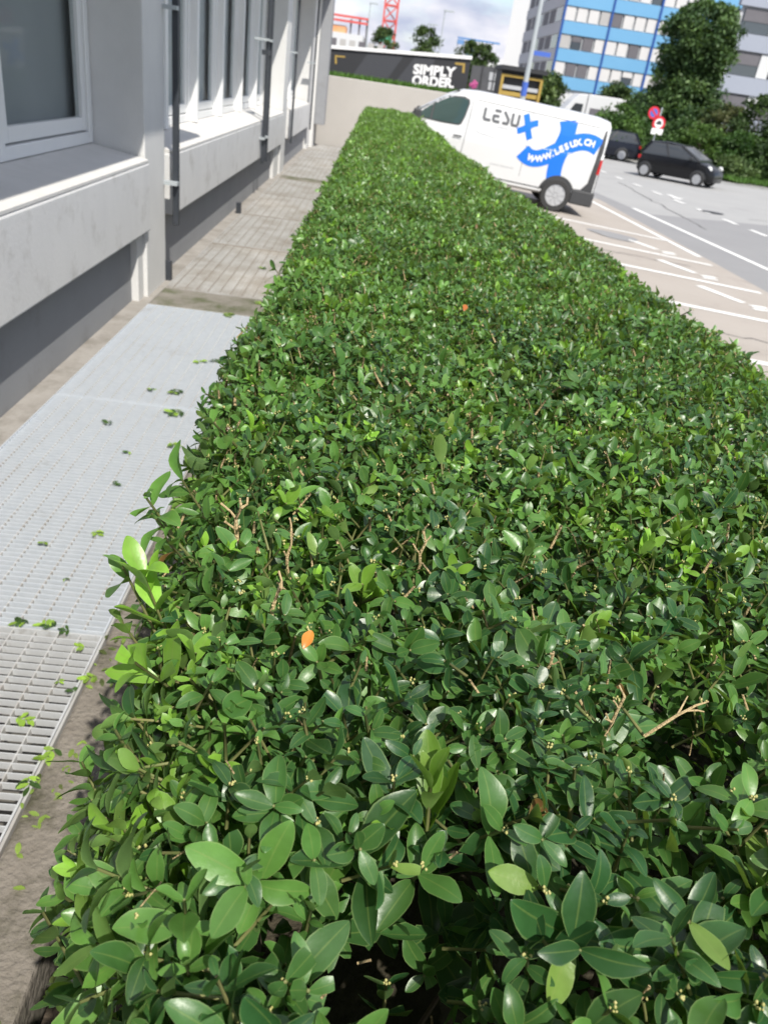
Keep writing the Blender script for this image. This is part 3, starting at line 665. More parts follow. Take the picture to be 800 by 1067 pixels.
xr, yr = RNG.uniform(-0.05, 0.75, 46), RNG.uniform(0.17, 0.55, 46)
pr = np.stack([xr, yr, top_z(xr, yr)+0.008], 1); fr_, ax_, sc_, yg_ = shoots(pr, np.tile([[0, -0.15, 1.0]], (46, 1)), 1.18, 0.4, 3, 0.3); hero.append(fr_)
stemA.append(pr-ax_*0.06); stemB.append(pr); stemR.append(np.full(46, 0.002))
sprays = [(150, 515, 1.30), (158, 535, 1.275), (128, 590, 1.245), (150, 600, 1.25), (125, 645, 1.20), (190, 500, 1.27), (172, 560, 1.26), (258, 372, 1.27), (222, 440, 1.27), (140, 690, 1.22), (60, 930, 1.08), (45, 950, 1.05), (80, 905, 1.12), (95, 960, 1.10), (120, 760, 1.22)]
pr = np.array([on_z(a, b_, z) for a, b_, z in sprays]); n_ = len(pr); fr_, ax_, sc_, yg_ = shoots(pr, unit(np.tile([[-0.55, 0.0, 0.9]], (n_, 1))), 1.12, 0.3, 4, 0.2); hero.append(fr_)
stemA.append(pr-ax_*0.13); stemB.append(pr); stemR.append(np.full(n_, 0.0018))
# --- the 300 leaves that show largest become parts of their own
fr = [np.concatenate(c) for c in zip(*hero)]
mid = fr[0]+fr[1]*fr[3][:, None]*0.5
px_, py_, dz_ = proj(mid); view = unit(CAM-mid); facing = np.abs((view*fr[2]).sum(1))
area = fr[3]*fr[4]/dz_**2*facing*(fr[9] <= 1)*(px_ > 15)*(px_ < 785)*(py_ > 560)*(py_ < 1055)*(fr[7] > 0.95)
pick = np.argsort(-area)[:300]; mask = np.zeros(len(area), bool); mask[pick] = True
big = [c[mask] for c in fr]; emit(0, [c[~mask] for c in fr])
V = leaf_verts(LOD[0], *[big[i] for i in range(8)])
for i in range(len(V)):
    o = put('leaf', leaf_mesh('leaf', LOD[0], V[i:i+1]-big[0][i][None, None], big[8][i:i+1], M['leaf']), H); o.location = big[0][i]
for lod, nm in ((0, 'foliage'), (1, 'foliage'), (2, 'foliage')):
    g = [np.concatenate(c) for c in zip(*bins[lod])]
    put(nm, leaf_mesh('foliage', LOD[lod], leaf_verts(LOD[lod], *g[:8]), g[8], M['leaf']), H, 'stuff')
A, Bq, Rr = np.concatenate(stemA), np.concatenate(stemB), np.concatenate(stemR)
put('stems', tubes_mesh('stems', A, Bq, Rr*1.3, Rr, M['stem']), H, 'stuff')
P8, S8 = np.concatenate(budP), np.concatenate(budS)
oct_v = np.array([(1, 0, 0), (-1, 0, 0), (0, 1, 0), (0, -1, 0), (0, 0, 1.3), (0, 0, -1)], float); oct_f = [(0, 2, 4), (2, 1, 4), (1, 3, 4), (3, 0, 4), (2, 0, 5), (1, 2, 5), (3, 1, 5), (0, 3, 5)]
bv = (P8[:, None]+oct_v[None]*S8[:, None, None]).reshape(-1, 3); bf = (np.array(oct_f)[None]+(np.arange(len(P8))*6)[:, None, None]).reshape(-1, 3)
me = bpy.data.meshes.new('buds'); me.vertices.add(len(bv)); me.vertices.foreach_set('co', bv.reshape(-1).astype(np.float32))
me.loops.add(bf.size); me.loops.foreach_set('vertex_index', bf.reshape(-1).astype(np.int32)); me.polygons.add(len(bf)); me.polygons.foreach_set('loop_start', (np.arange(len(bf))*3).astype(np.int32))
me.polygons.foreach_set('use_smooth', np.ones(len(bf), bool)); me.update(calc_edges=True); me.materials.append(M['bud']); put('buds', me, H, 'stuff')
# cut twig ends left by the shears
x, y = scatter(HX0, 1.24, 0.2, 9.0, 330); k = (RNG.random(len(x)) < 0.25+0.75*vnoise(x, y, 0.3, 31)) & (x > hx0(y)+0.02) & (x < hx1(y)-0.02); x, y = x[k], y[k]
tip = np.stack([x, y, top_z(x, y)+RNG.normal(0.008, 0.010, len(x))], 1); dirn = unit(np.array([[0, 0, 1.0]])+rnd_dir(len(x))*0.7); ln = RNG.uniform(0.015, 0.04, len(x))
rr = RNG.uniform(0.0013, 0.0030, len(x))*np.interp(y, [0.3, 1.4], [0.5, 1.0])
put('cut_twigs', tubes_mesh('cut_twigs', tip-dirn*ln[:, None], tip, rr*1.1, rr, M['cut']), H, 'stuff')
# larger cut twigs that stand out
def hero_twig(px0, py0, parts):
    o0 = Vector(on_z(px0, py0, 1.265)); b = MB()
    for pts, r in parts: b.tube([o0+Vector(p)*0.01 for p in pts], r, 6)
    b.build('cut_twig', M['cut'], H, smooth=True)
def twig_parts(n, spread, r, seed):
    q = random.Random(seed); parts = []; main = [(0, 0, -5)]
    for k in range(4): p = main[-1]; main.append((p[0]+q.gauss(0, 0.35), p[1]+q.gauss(0.1, 0.3), p[2]+1.7))
    parts.append((main, [r*1.1, r, r*1.15, r*0.9, r*0.95]))
    for k in range(n):
        b0 = main[2+k % 3]; d = Vector((q.gauss(0, 1)*spread, q.gauss(0.3, 0.8)*spread, q.uniform(0.2, 1.0))); mid_ = [b0[i]+d[i]*0.8+q.gauss(0, 0.15) for i in range(3)]
        parts.append(([b0, mid_, [b0[i]+d[i]*1.7 for i in range(3)]], [r*0.75, r*0.55, r*0.62]))
    return parts
hero_twig(248, 545, twig_parts(7, 1.0, 0.0027, 3)); hero_twig(285, 628, twig_parts(3, 0.6, 0.0022, 4)); hero_twig(440, 565, twig_parts(3, 0.5, 0.0020, 6)); hero_twig(640, 750, twig_parts(4, 0.9, 0.0017, 8)); hero_twig(575, 690, twig_parts(4, 0.7, 0.0018, 10)); hero_twig(305, 570, twig_parts(3, 0.5, 0.002, 12))
hero_twig(715, 742, [([(-4, -1, -3), (-1, -0.2, -0.4), (0, 0.2, 0), (1.2, 0.9, 0.2), (2.6, 1.2, 0.7)], [0.0019, 0.0017, 0.0015, 0.0013, 0.0008]), ([(-1, -0.2, -0.4), (-0.2, 0.8, 0.3), (0.4, 1.6, 0.8)], [0.0012, 0.001, 0.0007]), ([(0, 0.2, 0), (1.2, 0.2, 0.2), (2, 0.3, 0)], [0.0012, 0.001, 0.0007])])
# dead and orange leaves
sp = [(316, 676, 0.023, (0.62, 0.22, 0.03)), (483, 324, 0.028, (0.46, 0.13, 0.03))]
for a, b_, L_, c_ in sp:
    p0 = on_z(a, b_, 1.272); ar = lambda v: np.array([v], float)
    V1 = leaf_verts(LOD[0], ar(p0), ar((0.25, 0.75, 0.6))/1.0, unit(ar((0.1, -0.6, 0.8))), ar(L_)[:, None][:, 0], ar(L_*0.55), ar(0.4), ar(0.3), ar(1.0))
    o = put('leaf', leaf_mesh('leaf', LOD[0], V1-p0[None, None], np.array([c_]), M['leaf']), H); o.location = p0; o['label'] = 'orange brown withered leaf'
# woody branches inside and a dark brown core standing in for the inner shade
b = MB()
for i in range(90):
    x0, y0 = RNG.uniform(-0.1, 1.1), RNG.uniform(0.0, 4.0); p0 = Vector((x0, y0, -0.12)); pts = [p0]
    for s in range(4): pts.append(pts[-1]+Vector((RNG.normal(0, 0.035), RNG.normal(0, 0.035), 0.27)))
    b.tube(pts, [0.012, 0.010, 0.008, 0.006, 0.004], 5)
    for s in range(3):
        q = pts[1+(s % 3)]; b.tube([q, q+Vector((RNG.normal(0, 0.04), RNG.normal(0, 0.06), 0.10)), q+Vector((RNG.normal(0, 0.06), RNG.normal(0, 0.08), 0.19))], [0.005, 0.004, 0.002], 4)
o = b.build('branches', M['bark'], H, smooth=True); o['kind'] = 'stuff'
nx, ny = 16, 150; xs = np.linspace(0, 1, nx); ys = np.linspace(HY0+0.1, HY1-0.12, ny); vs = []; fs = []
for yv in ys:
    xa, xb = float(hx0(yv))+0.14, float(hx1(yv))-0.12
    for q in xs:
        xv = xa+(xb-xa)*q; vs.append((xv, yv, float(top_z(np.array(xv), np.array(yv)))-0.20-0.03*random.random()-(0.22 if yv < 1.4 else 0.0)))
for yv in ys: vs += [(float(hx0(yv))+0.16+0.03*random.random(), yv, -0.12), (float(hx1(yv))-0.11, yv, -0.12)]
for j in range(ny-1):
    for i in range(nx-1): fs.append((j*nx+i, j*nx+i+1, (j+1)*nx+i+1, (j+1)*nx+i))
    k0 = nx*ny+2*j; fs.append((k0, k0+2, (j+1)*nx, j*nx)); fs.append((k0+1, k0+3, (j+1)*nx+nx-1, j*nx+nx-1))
MB().add(vs, fs).build('inner_shade_core', M['core'], H, smooth=True)['kind'] = 'stuff'

# ------------------------------------------------------------------ clippings on the walkway
def sprig(P0, n_leaf, size, lime, name='cut_sprig', z=0.004, label=None, spread=0.03):
    th0 = random.random()*2*PI; Ps, Ds, Ns, Ls, Ws, Cs = [], [], [], [], [], []
    ax = np.array([math.cos(th0), math.sin(th0), 0])
    for i in range(n_leaf):
        s = 1 if i % 2 else -1; off = ax*(i//2)*size*0.32; a = th0+s*random.uniform(0.5, 1.3)
        Ps.append(off+np.array([0, 0, 0.002+0.002*random.random()])); Ds.append((math.cos(a), math.sin(a), random.uniform(0.05, 0.35))); Ns.append((random.gauss(0, 0.25), random.gauss(0, 0.25), 1))
        L_ = size*random.uniform(0.7, 1.15); Ls.append(L_); Ws.append(L_*0.45); t = random.uniform(0.6, 1.3)
        Cs.append(np.array((0.26, 0.42, 0.06) if random.random() < lime else (0.05, 0.11, 0.025))*t)
    n = n_leaf; tpl = LOD[1]
    v = leaf_verts(tpl, np.array(Ps), unit(np.array(Ds)), unit(np.array(Ns)), np.array(Ls), np.array(Ws), np.full(n, 0.4), np.full(n, 0.2), np.ones(n))
    v[..., 2] = np.maximum(v[..., 2], 0.0005)
    o = put(name, leaf_mesh(name, tpl, v, np.array(Cs), M['leaf'])); o.location = (P0[0], P0[1], z)
    tag(o, label, 'sprig', 'clippings on the walkway'); return o
spr = [((30, 650), 8, 0.035, 0.25, 'leftmost dark cut sprig along the seam of the nearest grating'), ((55, 655), 8, 0.035, 0.3, 'middle dark cut sprig along the seam of the nearest grating'), ((72, 658), 6, 0.03, 0.2, 'short dark sprig right of the two on the grating seam'),
       ((18, 750), 9, 0.034, 1.0, 'bright lime sprig lying on the nearest grating'), ((57, 782), 9, 0.034, 0.9, 'lime sprig at the grating edge beside the kerb'), ((30, 812), 7, 0.034, 0.6, 'half dark sprig on the grating below the lime sprigs'),
       ((88, 676), 5, 0.03, 0.9, 'small pale sprig at the corner of the nearest grating'), ((100, 706), 8, 0.03, 0.8, 'sprig lying across the kerb edge'), ((62, 710), 4, 0.02, 0.9, 'tiny lime scrap in the middle of the nearest grating'),
       ((78, 722), 4, 0.025, 0.1, 'small dark scrap beside the kerb edge'), ((100, 555), 6, 0.034, 0.9, 'pale green sprig lying on the second grating'), ((113, 443), 4, 0.042, 0.0, 'dark dried leaf on the second grating'),
       ((118, 505), 4, 0.032, 0.0, 'dark leaf pair in the middle of the second grating'), ((68, 604), 4, 0.018, 0.3, 'tiny dark scrap on the second grating'), ((47, 566), 3, 0.03, 1.0, 'faint lime scrap on the second grating'),
       ((185, 407), 8, 0.05, 0.3, 'dark sprig on the third grating near the hedge'), ((190, 430), 9, 0.055, 0.8, 'large green sprig on the grating seam near the hedge'), ((225, 378), 7, 0.05, 0.2, 'dark sprig on the third grating farther along'),
       ((232, 388), 4, 0.04, 0.3, 'small dark sprig beside a larger one on the third grating'), ((207, 377), 4, 0.05, 1.0, 'lime scrap on the third grating'), ((157, 408), 4, 0.045, 0.8, 'small lime sprig on the third grating'),
       ((180, 463), 6, 0.04, 0.7, 'pale sprig on the second grating touching the hedge'), ((135, 472), 3, 0.03, 0.3, 'thin scrap of leaf on the second grating'), ((235, 327), 9, 0.06, 0.9, 'green sprig lying on the mossy concrete strip'),
       ((268, 318), 9, 0.06, 0.7, 'sprigs at the hedge end of the mossy strip'), ((275, 281), 5, 0.06, 0.1, 'dark scrap on the brown grating'), ((303, 246), 5, 0.08, 0.1, 'dark leaf near the hedge on the brown gratings')]
for (q, n, s, lm, lb) in spr: sprig(on_z(*q), n, s, lm, label=lb)
# countless small bits on the kerb and in the gutter below the hedge
Ps = []; 
for i in range(2600):
    xx = RNG.choice([RNG.uniform(-0.73, -0.55), RNG.uniform(-0.52, -0.25)], p=[0.22, 0.78]); yy = RNG.uniform(0.4, 5.0) if RNG.random() < 0.85 else RNG.uniform(7, 16)
    if xx < -0.55 and vnoise(np.array(xx), np.array(yy), 0.12, 77) < 0.5: continue
    Ps.append((xx, yy, 0.006 if xx < -0.54 else -0.124+RNG.uniform(0, 0.03)))
Ps = np.array(Ps); n = len(Ps); th = RNG.random(n)*2*PI
Dd = unit(np.stack([np.cos(th), np.sin(th), RNG.uniform(0.02, 0.35, n)], 1)); Nn = unit(np.stack([RNG.normal(0, 0.2, n), RNG.normal(0, 0.2, n), np.ones(n)], 1)); Lg = RNG.uniform(0.014, 0.036, n)
cc = np.where(RNG.random((n, 1)) < 0.75, np.array([[0.24, 0.36, 0.07]]), np.array([[0.10, 0.13, 0.04]]))*RNG.uniform(0.6, 1.3, (n, 1))
v = leaf_verts(LOD[1], Ps, Dd, Nn, Lg, Lg*0.45, np.full(n, 0.5), np.full(n, 0.2), np.ones(n))
tag(put('leaf_litter', leaf_mesh('leaf_litter', LOD[1], v, cc, M['leaf'])), 'scattered pale green leaf clippings on the kerb and in the gutter', 'leaf litter', kind='stuff')

# ================================================================== terrace behind the end wall
TZ = 1.66
WY = 23.76
b = MB().box(-16, 3.2, WY, 24.0, -0.62, 1.70); structure(b.build('retaining_wall', M['retain'])).modifiers.new('bevel', 'BEVEL').width = 0.015
structure(MB().box(3.0, 3.2, 24.001, 170, -0.62, 1.66).build('retaining_wall_return', M['retain']))
structure(MB().box(-200, 2.999, 24.001, 900, -0.6, TZ-0.04).build('terrace', M['ground']))
def blades(name, n, xr, yr, zf, hgt, label, colr, parent=None, wid=0.012):
    x = RNG.uniform(*xr, n); y = RNG.uniform(*yr, n); P0 = np.stack([x, y, zf(x, y)], 1); D = unit(np.stack([RNG.normal(0, 0.35, n), RNG.normal(0, 0.35, n), np.ones(n)], 1))
    Nn = unit(np.cross(D, rnd_dir(n))); Lg = RNG.uniform(0.5, 1.0, n)*hgt; c = np.array(colr)[None]*RNG.uniform(0.6, 1.5, (n, 1))
    o = put(name, leaf_mesh(name, LOD[2], leaf_verts(LOD[2], P0, D, Nn, Lg, np.full(n, wid), np.full(n, 0.6), np.full(n, 0.2), np.ones(n)), c, M['grass']))
    return tag(o, label, 'grass', kind='stuff')
blades('grass_strip', 9000, (-7, 3.1), (24.0, 25.6), lambda x, y: TZ-0.05+0*x, 0.26, 'strip of green grass on top of the retaining wall', (0.075, 0.16, 0.03), wid=0.03)
blades('verge_grass', 14000, (17, 34), (39, 50), lambda x, y: -0.28+0*x, 0.35, 'green grass of the verge below the bushes', (0.06, 0.13, 0.025), wid=0.05).location.z = 0

# ------------------------------------------------------------------ hoardings on the terrace
HY = 58.0
def hpt(x, y, Y=HY): return on_y(x, y, Y)
hb = thing('advertising_hoarding', 'black advertising hoarding with white slogan and gold corner marks behind the hedge', 'hoarding', (1, HY, TZ-0.04))
tl, tr = hpt(325, 49.2), hpt(490.5, 62.0)
zb = TZ-0.04
b = MB(); b.prism([(tl[0], zb), (tr[0], zb), (tr[0], tr[2]), (tl[0], tl[2])], lambda x, z: (x, HY, z), lambda x, z: (x, HY+0.25, z)); b.build('panel', M['hoard'], hb)
def htop(x): return tl[2]+(tr[2]-tl[2])*(x-tl[0])/(tr[0]-tl[0])
b = MB(); b.prism([(tl[0]-0.1, htop(tl[0])+0.003), (tr[0]+0.05, htop(tr[0])+0.003), (tr[0]+0.05, htop(tr[0])+0.20), (tl[0]-0.1, htop(tl[0])+0.20)], lambda x, z: (x, HY-0.12, z), lambda x, z: (x, HY+0.4, z)); b.build('top_rail', M['white'], hb)
def hq(pts, mat, name, t=0.006):
    p3 = [hpt(*q) for q in pts]; b = MB(); b.prism([(p[0], p[2]) for p in p3], lambda x, z: (x, HY-0.002, z), lambda x, z: (x, HY-t, z)); return b.build(name, mat, hb)
hq([(383, 56), (420, 59), (403, 83), (366, 80)], M['hoard2'], 'grey_band'); hq([(432, 60), (453, 62), (444, 87), (412, 85)], M['hoard2'], 'grey_band', 0.005)
hq([(349, 57.5), (359.5, 58.5), (359.5, 60), (350.6, 59.2), (351, 66.5), (349, 66.3)], M['gold'], 'corner_mark')
hq([(474, 65), (484.5, 66), (483.5, 76), (481.3, 75.8), (482, 68), (474, 67.2)], M['gold'], 'corner_mark')
def htext(body, x0, y0, x1, y1, hpx, mat):
    vs, fs = text_mesh(body, 1.0, 0.045); a, c, e = hpt(x0, y0), hpt(x1, y1), hpt(x0+0.15*hpx, y0-hpx); mxu = max(v[0] for v in vs); mnu = min(v[0] for v in vs)
    hh = (e[2]-a[2])/0.70
    v3 = []
    for u, v in vs:
        t = (u-mnu)/(mxu-mnu); v3.append((a[0]+(c[0]-a[0])*t, HY-0.012, a[2]+(c[2]-a[2])*t+v*hh))
    o = bpy.data.objects.new('slogan', None)
    b = MB(); b.add(v3, fs); me = bpy.data.meshes.new('slogan'); me.from_pydata(b.v, [], b.f); me.materials.append(mat); bpy.data.objects.remove(o)
    put('slogan', me, hb)
htext('SIMPLY', 430, 76.5, 474, 80.2, 9.6, M['white']); htext('ORDER.', 428.5, 88.0, 472.5, 91.5, 9.6, M['white'])
# grey mesh fence panels to the right of it
fn = thing('site_fence', 'dark grey site fence panels with white print next to the black hoarding', 'fence', (8.5, HY+1, TZ-1.9))
fpts = [491.5, 503.5, 516, 528]
for i, (a, c) in enumerate(zip(fpts[:-1], fpts[1:])):
    p, q, r, s = hpt(a+0.4, 68+i*1.2, HY+1), hpt(c-0.4, 69+i*1.2, HY+1), hpt(c, 104, HY+1), hpt(a, 104, HY+1)
    b = MB(); b.prism([(p[0], p[2]), (q[0], q[2]), (q[0], -0.4), (p[0], -0.4)], lambda x, z: (x, HY+1, z), lambda x, z: (x, HY+1.05, z)); b.build('panel', M['fence'], fn)
    b = MB().box(q[0]-0.02, q[0]+0.06, HY+0.93, HY+0.99, -0.4, q[2]+0.06); b.build('post', M['plastic'], fn)
for (xx, yy) in ((512.5, 80), (511.5, 90)):
    p = hpt(xx, yy, HY+1); MB().box(p[0]-0.2, p[0]+0.22, HY+0.985, HY+0.995, p[2]-0.22, p[2]+0.25).build('print', M['vpale'], fn)
pk = hpt(493, 88, 52); b = MB()
for (dx, dz, r) in ((0, 0, 0.15), (0.15, 0.05, 0.12), (-0.14, -0.04, 0.11), (0.04, 0.14, 0.11), (0.02, -0.14, 0.11), (0.14, -0.1, 0.09)):
    bm_prof = [(0.01, -r*0.5), (r*0.8, -r*0.3), (r, 0), (r*0.8, r*0.3), (0.01, r*0.5)]; b.lathe(bm_prof, 10, 'y', (pk[0]+dx, 52, pk[2]+dz))
pf = thing('pink_flower_sign', 'pink flower shaped sign beside the end of the black hoarding', 'sign', (pk[0], 52, -0.4)); b.build('flower', M['pink'], pf)
MB().tube([(pk[0], 52.2, -0.4), (pk[0], 52.2, pk[2])], 0.03, 6).build('stake', M['pole'], pf)
# black and gold kiosk
ky = 50.0; k0, k1 = on_y(524, 71, ky), on_y(567, 78, ky)
kk = thing('kiosk', 'black kiosk with golden frame and shelves behind the van', 'kiosk', ((k0[0]+k1[0])/2, ky, -0.4))
MB().box(k0[0], k1[0], ky+0.3, ky+2.5, -0.4, k0[2]-0.05).build('body', M['hoard'], kk)
MB().box(k0[0]-0.1, k1[0]+0.15, ky-0.2, ky+2.6, k0[2]-0.049, k0[2]+0.17).build('roof', M['hoard'], kk)
b = MB(); zt_ = k0[2]-0.25
b.box(k0[0], k0[0]+0.14, ky, ky+0.3, -0.4, zt_).box(k1[0]-0.14, k1[0], ky, ky+0.3, -0.4, zt_).box(k0[0]+0.14, k1[0]-0.14, ky, ky+0.3, zt_-0.12, zt_); b.build('frame', M['gold'], kk)
for j, (dz, mm, h) in enumerate(((-0.72, 'vpale', 0.2), (-1.05, 'gold', 0.22), (-1.42, 'gold', 0.16), (-1.8, 'gold', 0.3))):
    MB().box(k0[0]+0.16, k1[0]-0.16, ky+0.1, ky+0.29, zt_+dz, zt_+dz+h).build('shelf', M[mm], kk)
for j in range(5):
    xx = k0[0]+0.35+j*0.45; MB().box(xx, xx+0.25, ky+0.02, ky+0.09, zt_-1.75, zt_-1.45-0.1*(j % 2)).build('box', M['hoard' if j % 2 else 'gold'], kk)
# lamp post with blue sign
lp = on_y(543.5, 106, 36)
L0 = thing('lamp_post', 'grey lamp post with blue sign plate behind the white van', 'lamp post', (lp[0], 36, -0.4))
MB().tube([(lp[0], 36, -0.4), (lp[0], 36, 3), (lp[0], 36, 7.5)], [0.12, 0.10, 0.075], 10).build('pole', M['pole'], L0, smooth=True)
MB().tube([(lp[0], 36, 7.5), (lp[0]+0.5, 36, 7.9), (lp[0]+1.4, 36, 8.0)], [0.06, 0.05, 0.04], 8).build('arm', M['pole'], L0, smooth=True)
MB().box(lp[0]+1.2, lp[0]+1.9, 35.85, 36.15, 7.95, 8.1).build('lamp_head', M['pole'], L0)
z_ = on_y(556, 55, 36)[2]; MB().box(lp[0]+0.10, lp[0]+0.78, 35.97, 36.0, z_-0.08, z_+0.08).build('sign_plate', M['signblue'], L0)
z_ = on_y(541, 92, 36)[2]; MB().tube([(lp[0], 36, z_-0.25), (lp[0], 36, z_+0.25)], 0.125, 10).build('sticker', M['signblue'], L0)

# ================================================================== vehicles
def smooth_interp(xs, tab, x):
    return float(np.interp(x, xs, tab))
class Body:
    """lofted car body: half section given by stations; side(x, z) is the outer surface for decals"""
    def __init__(s, stations, section, n=40):
        s.st = stations; s.sec = section; xs = [p[0] for p in stations]; s.xs = xs; s.n = n
    def half(s, x):
        vals = [np.interp(x, s.xs, [p[k] for p in s.st]) for k in range(1, len(s.st[0]))]; return s.sec(*vals)
    def mesh_into(s, b):
        xs = sorted(set(list(s.xs)+list(np.linspace(s.xs[0], s.xs[-1], s.n)))); rings = []
        for x in xs:
            h = s.half(x); rings.append([(x, y, z) for y, z in h]+[(x, -y, z) for y, z in reversed(h) if y > 1e-6])
        return b.loft(rings)
    def side(s, x, z):
        h = s.half(x); k = max(range(len(h)), key=lambda i: h[i][0]); best = 0
        for (y0, z0), (y1, z1) in zip(h[:-1], h[1:]):
            if min(z0, z1)-1e-6 <= z <= max(z0, z1)+1e-6 and abs(z1-z0) > 1e-6: best = max(best, y0+(y1-y0)*(z-z0)/(z1-z0))
        return best
def decal(body, polys, off, name, mat, parent, sides=(1,), cell=0.05, tri=None):
    """flat print or pane laid on the body side: polygons in (x, z), subdivided so that they follow the surface"""
    bm = bmesh.new()
    if tri is not None:
        vs, fs = tri; bv = [bm.verts.new((x, z, 0)) for x, z in vs]
        for f in fs:
            try: bm.faces.new([bv[i] for i in f])
            except ValueError: pass
    else:
        for poly in polys: bm.faces.new([bm.verts.new((x, z, 0)) for x, z in poly])
    xs = [v.co.x for v in bm.verts]; zs = [v.co.y for v in bm.verts]
    for lo, hi, ax in ((min(xs), max(xs), 0), (min(zs), max(zs), 1)):
        c = lo+cell
        while c < hi:
            no = (1, 0, 0) if ax == 0 else (0, 1, 0); co = (c, 0, 0) if ax == 0 else (0, c, 0)
            bmesh.ops.bisect_plane(bm, geom=bm.verts[:]+bm.edges[:]+bm.faces[:], plane_co=co, plane_no=no); c += cell
    objs = []
    for sd_ in sides:
        me = bpy.data.meshes.new(name); b2 = bm.copy()
        for v in b2.verts:
            x, z = v.co.x, v.co.y; v.co = (x, sd_*(body.side(x, z)+off), z)
        bmesh.ops.recalc_face_normals(b2, faces=b2.faces)
        b2.to_mesh(me); b2.free(); me.materials.append(mat); me.polygons.foreach_set('use_smooth', [True]*len(me.polygons))
        objs.append(put(name, me, parent))
    bm.free(); return objs
def wheel(parent, x, y, r, w, spokes=9, rimr=0.66, mat='rim', name='tyre'):
    sg = 1 if y > 0 else -1
    p = [(r*rimr, -w/2), (r*0.94, -w/2), (r, -w*0.36), (r, w*0.36), (r*0.94, w/2), (r*rimr, w/2)]
    t = MB().lathe(p, 28, 'y', cap=False).build(name, M['rubber'], parent, smooth=True); t.location = (x, y-sg*w/2, r)
    b = MB(); R_ = r*rimr; f = sg*(w/2)
    b.lathe([(R_, -f*0.5), (R_, f*0.92), (R_*0.93, f*0.95), (R_*0.90, f*0.84), (0.02, f*0.82)] if sg > 0 else [(0.02, f*0.82), (R_*0.90, f*0.84), (R_*0.93, f*0.95), (R_, f*0.92), (R_, -f*0.5)], 28, 'y')
    for k in range(spokes):
        a = 2*PI*k/spokes; b.bar((0.04*math.cos(a), f*0.90, 0.04*math.sin(a)), (R_*0.92*math.cos(a), f*0.90, R_*0.92*math.sin(a)), R_*0.30, abs(f)*0.16, up=(0, 1, 0))
    b.lathe([(0.001, f*0.86), (R_*0.24, f*0.88), (R_*0.24, f*0.97), (0.001, f*1.0)], 14, 'y')
    rm = b.build('rim', M[mat], t, smooth=True); rm.location = (0, 0, 0)
    return t
def place(e, x, y, z, heading, pitch=0.0):
    e.matrix_world = Matrix.Translation((x, y, z)) @ Matrix.Rotation(heading, 4, 'Z') @ Matrix.Rotation(-pitch, 4, 'Y')

# ------------------------------------------------------------------ the white van (local x: rear 0 -> nose 5, left side +y)
van = thing('delivery_van', 'white delivery van with blue logo and grey lettering parked behind the hedge', 'van', world=False)
def vsec(zb, zt, hb_, hm, hs, ht):
    zr = zt-zb
    return [(0, zb), (hb_*0.9, zb), (hb_, zb+0.05), (hm, zb+zr*0.22), (hm+0.005, zb+zr*0.40), (hm+0.006, zb+zr*0.50), (hm-0.012, zb+zr*0.53), (hs, zb+zr*0.72), (ht+0.05, zb+zr*0.90), (ht, zb+zr*0.955), (ht*0.86, zt-0.012), (ht*0.4, zt+0.012), (0, zt+0.018)]
vst = [(0.22, 0.34, 1.88, 0.93, 0.95, 0.91, 0.80), (0.25, 0.32, 1.93, 0.945, 0.965, 0.925, 0.82), (0.45, 0.31, 1.965, 0.955, 0.975, 0.935, 0.83), (1.0, 0.30, 1.975, 0.96, 0.98, 0.94, 0.835), (2.2, 0.30, 1.98, 0.96, 0.98, 0.94, 0.835), (3.1, 0.30, 1.965, 0.96, 0.98, 0.94, 0.83),
       (3.45, 0.30, 1.93, 0.96, 0.98, 0.935, 0.81), (3.75, 0.30, 1.80, 0.96, 0.98, 0.93, 0.79), (4.1, 0.30, 1.56, 0.96, 0.975, 0.92, 0.79), (4.5, 0.28, 1.26, 0.94, 0.96, 0.91, 0.82), (4.8, 0.26, 1.05, 0.88, 0.90, 0.87, 0.80), (4.95, 0.26, 0.86, 0.78, 0.80, 0.77, 0.70), (5.05, 0.28, 0.66, 0.60, 0.62, 0.60, 0.55)]
VB = Body(vst, vsec, 60)
VB.mesh_into(MB()).build('body', M['vwhite'], van, smooth=True, sharp=28)
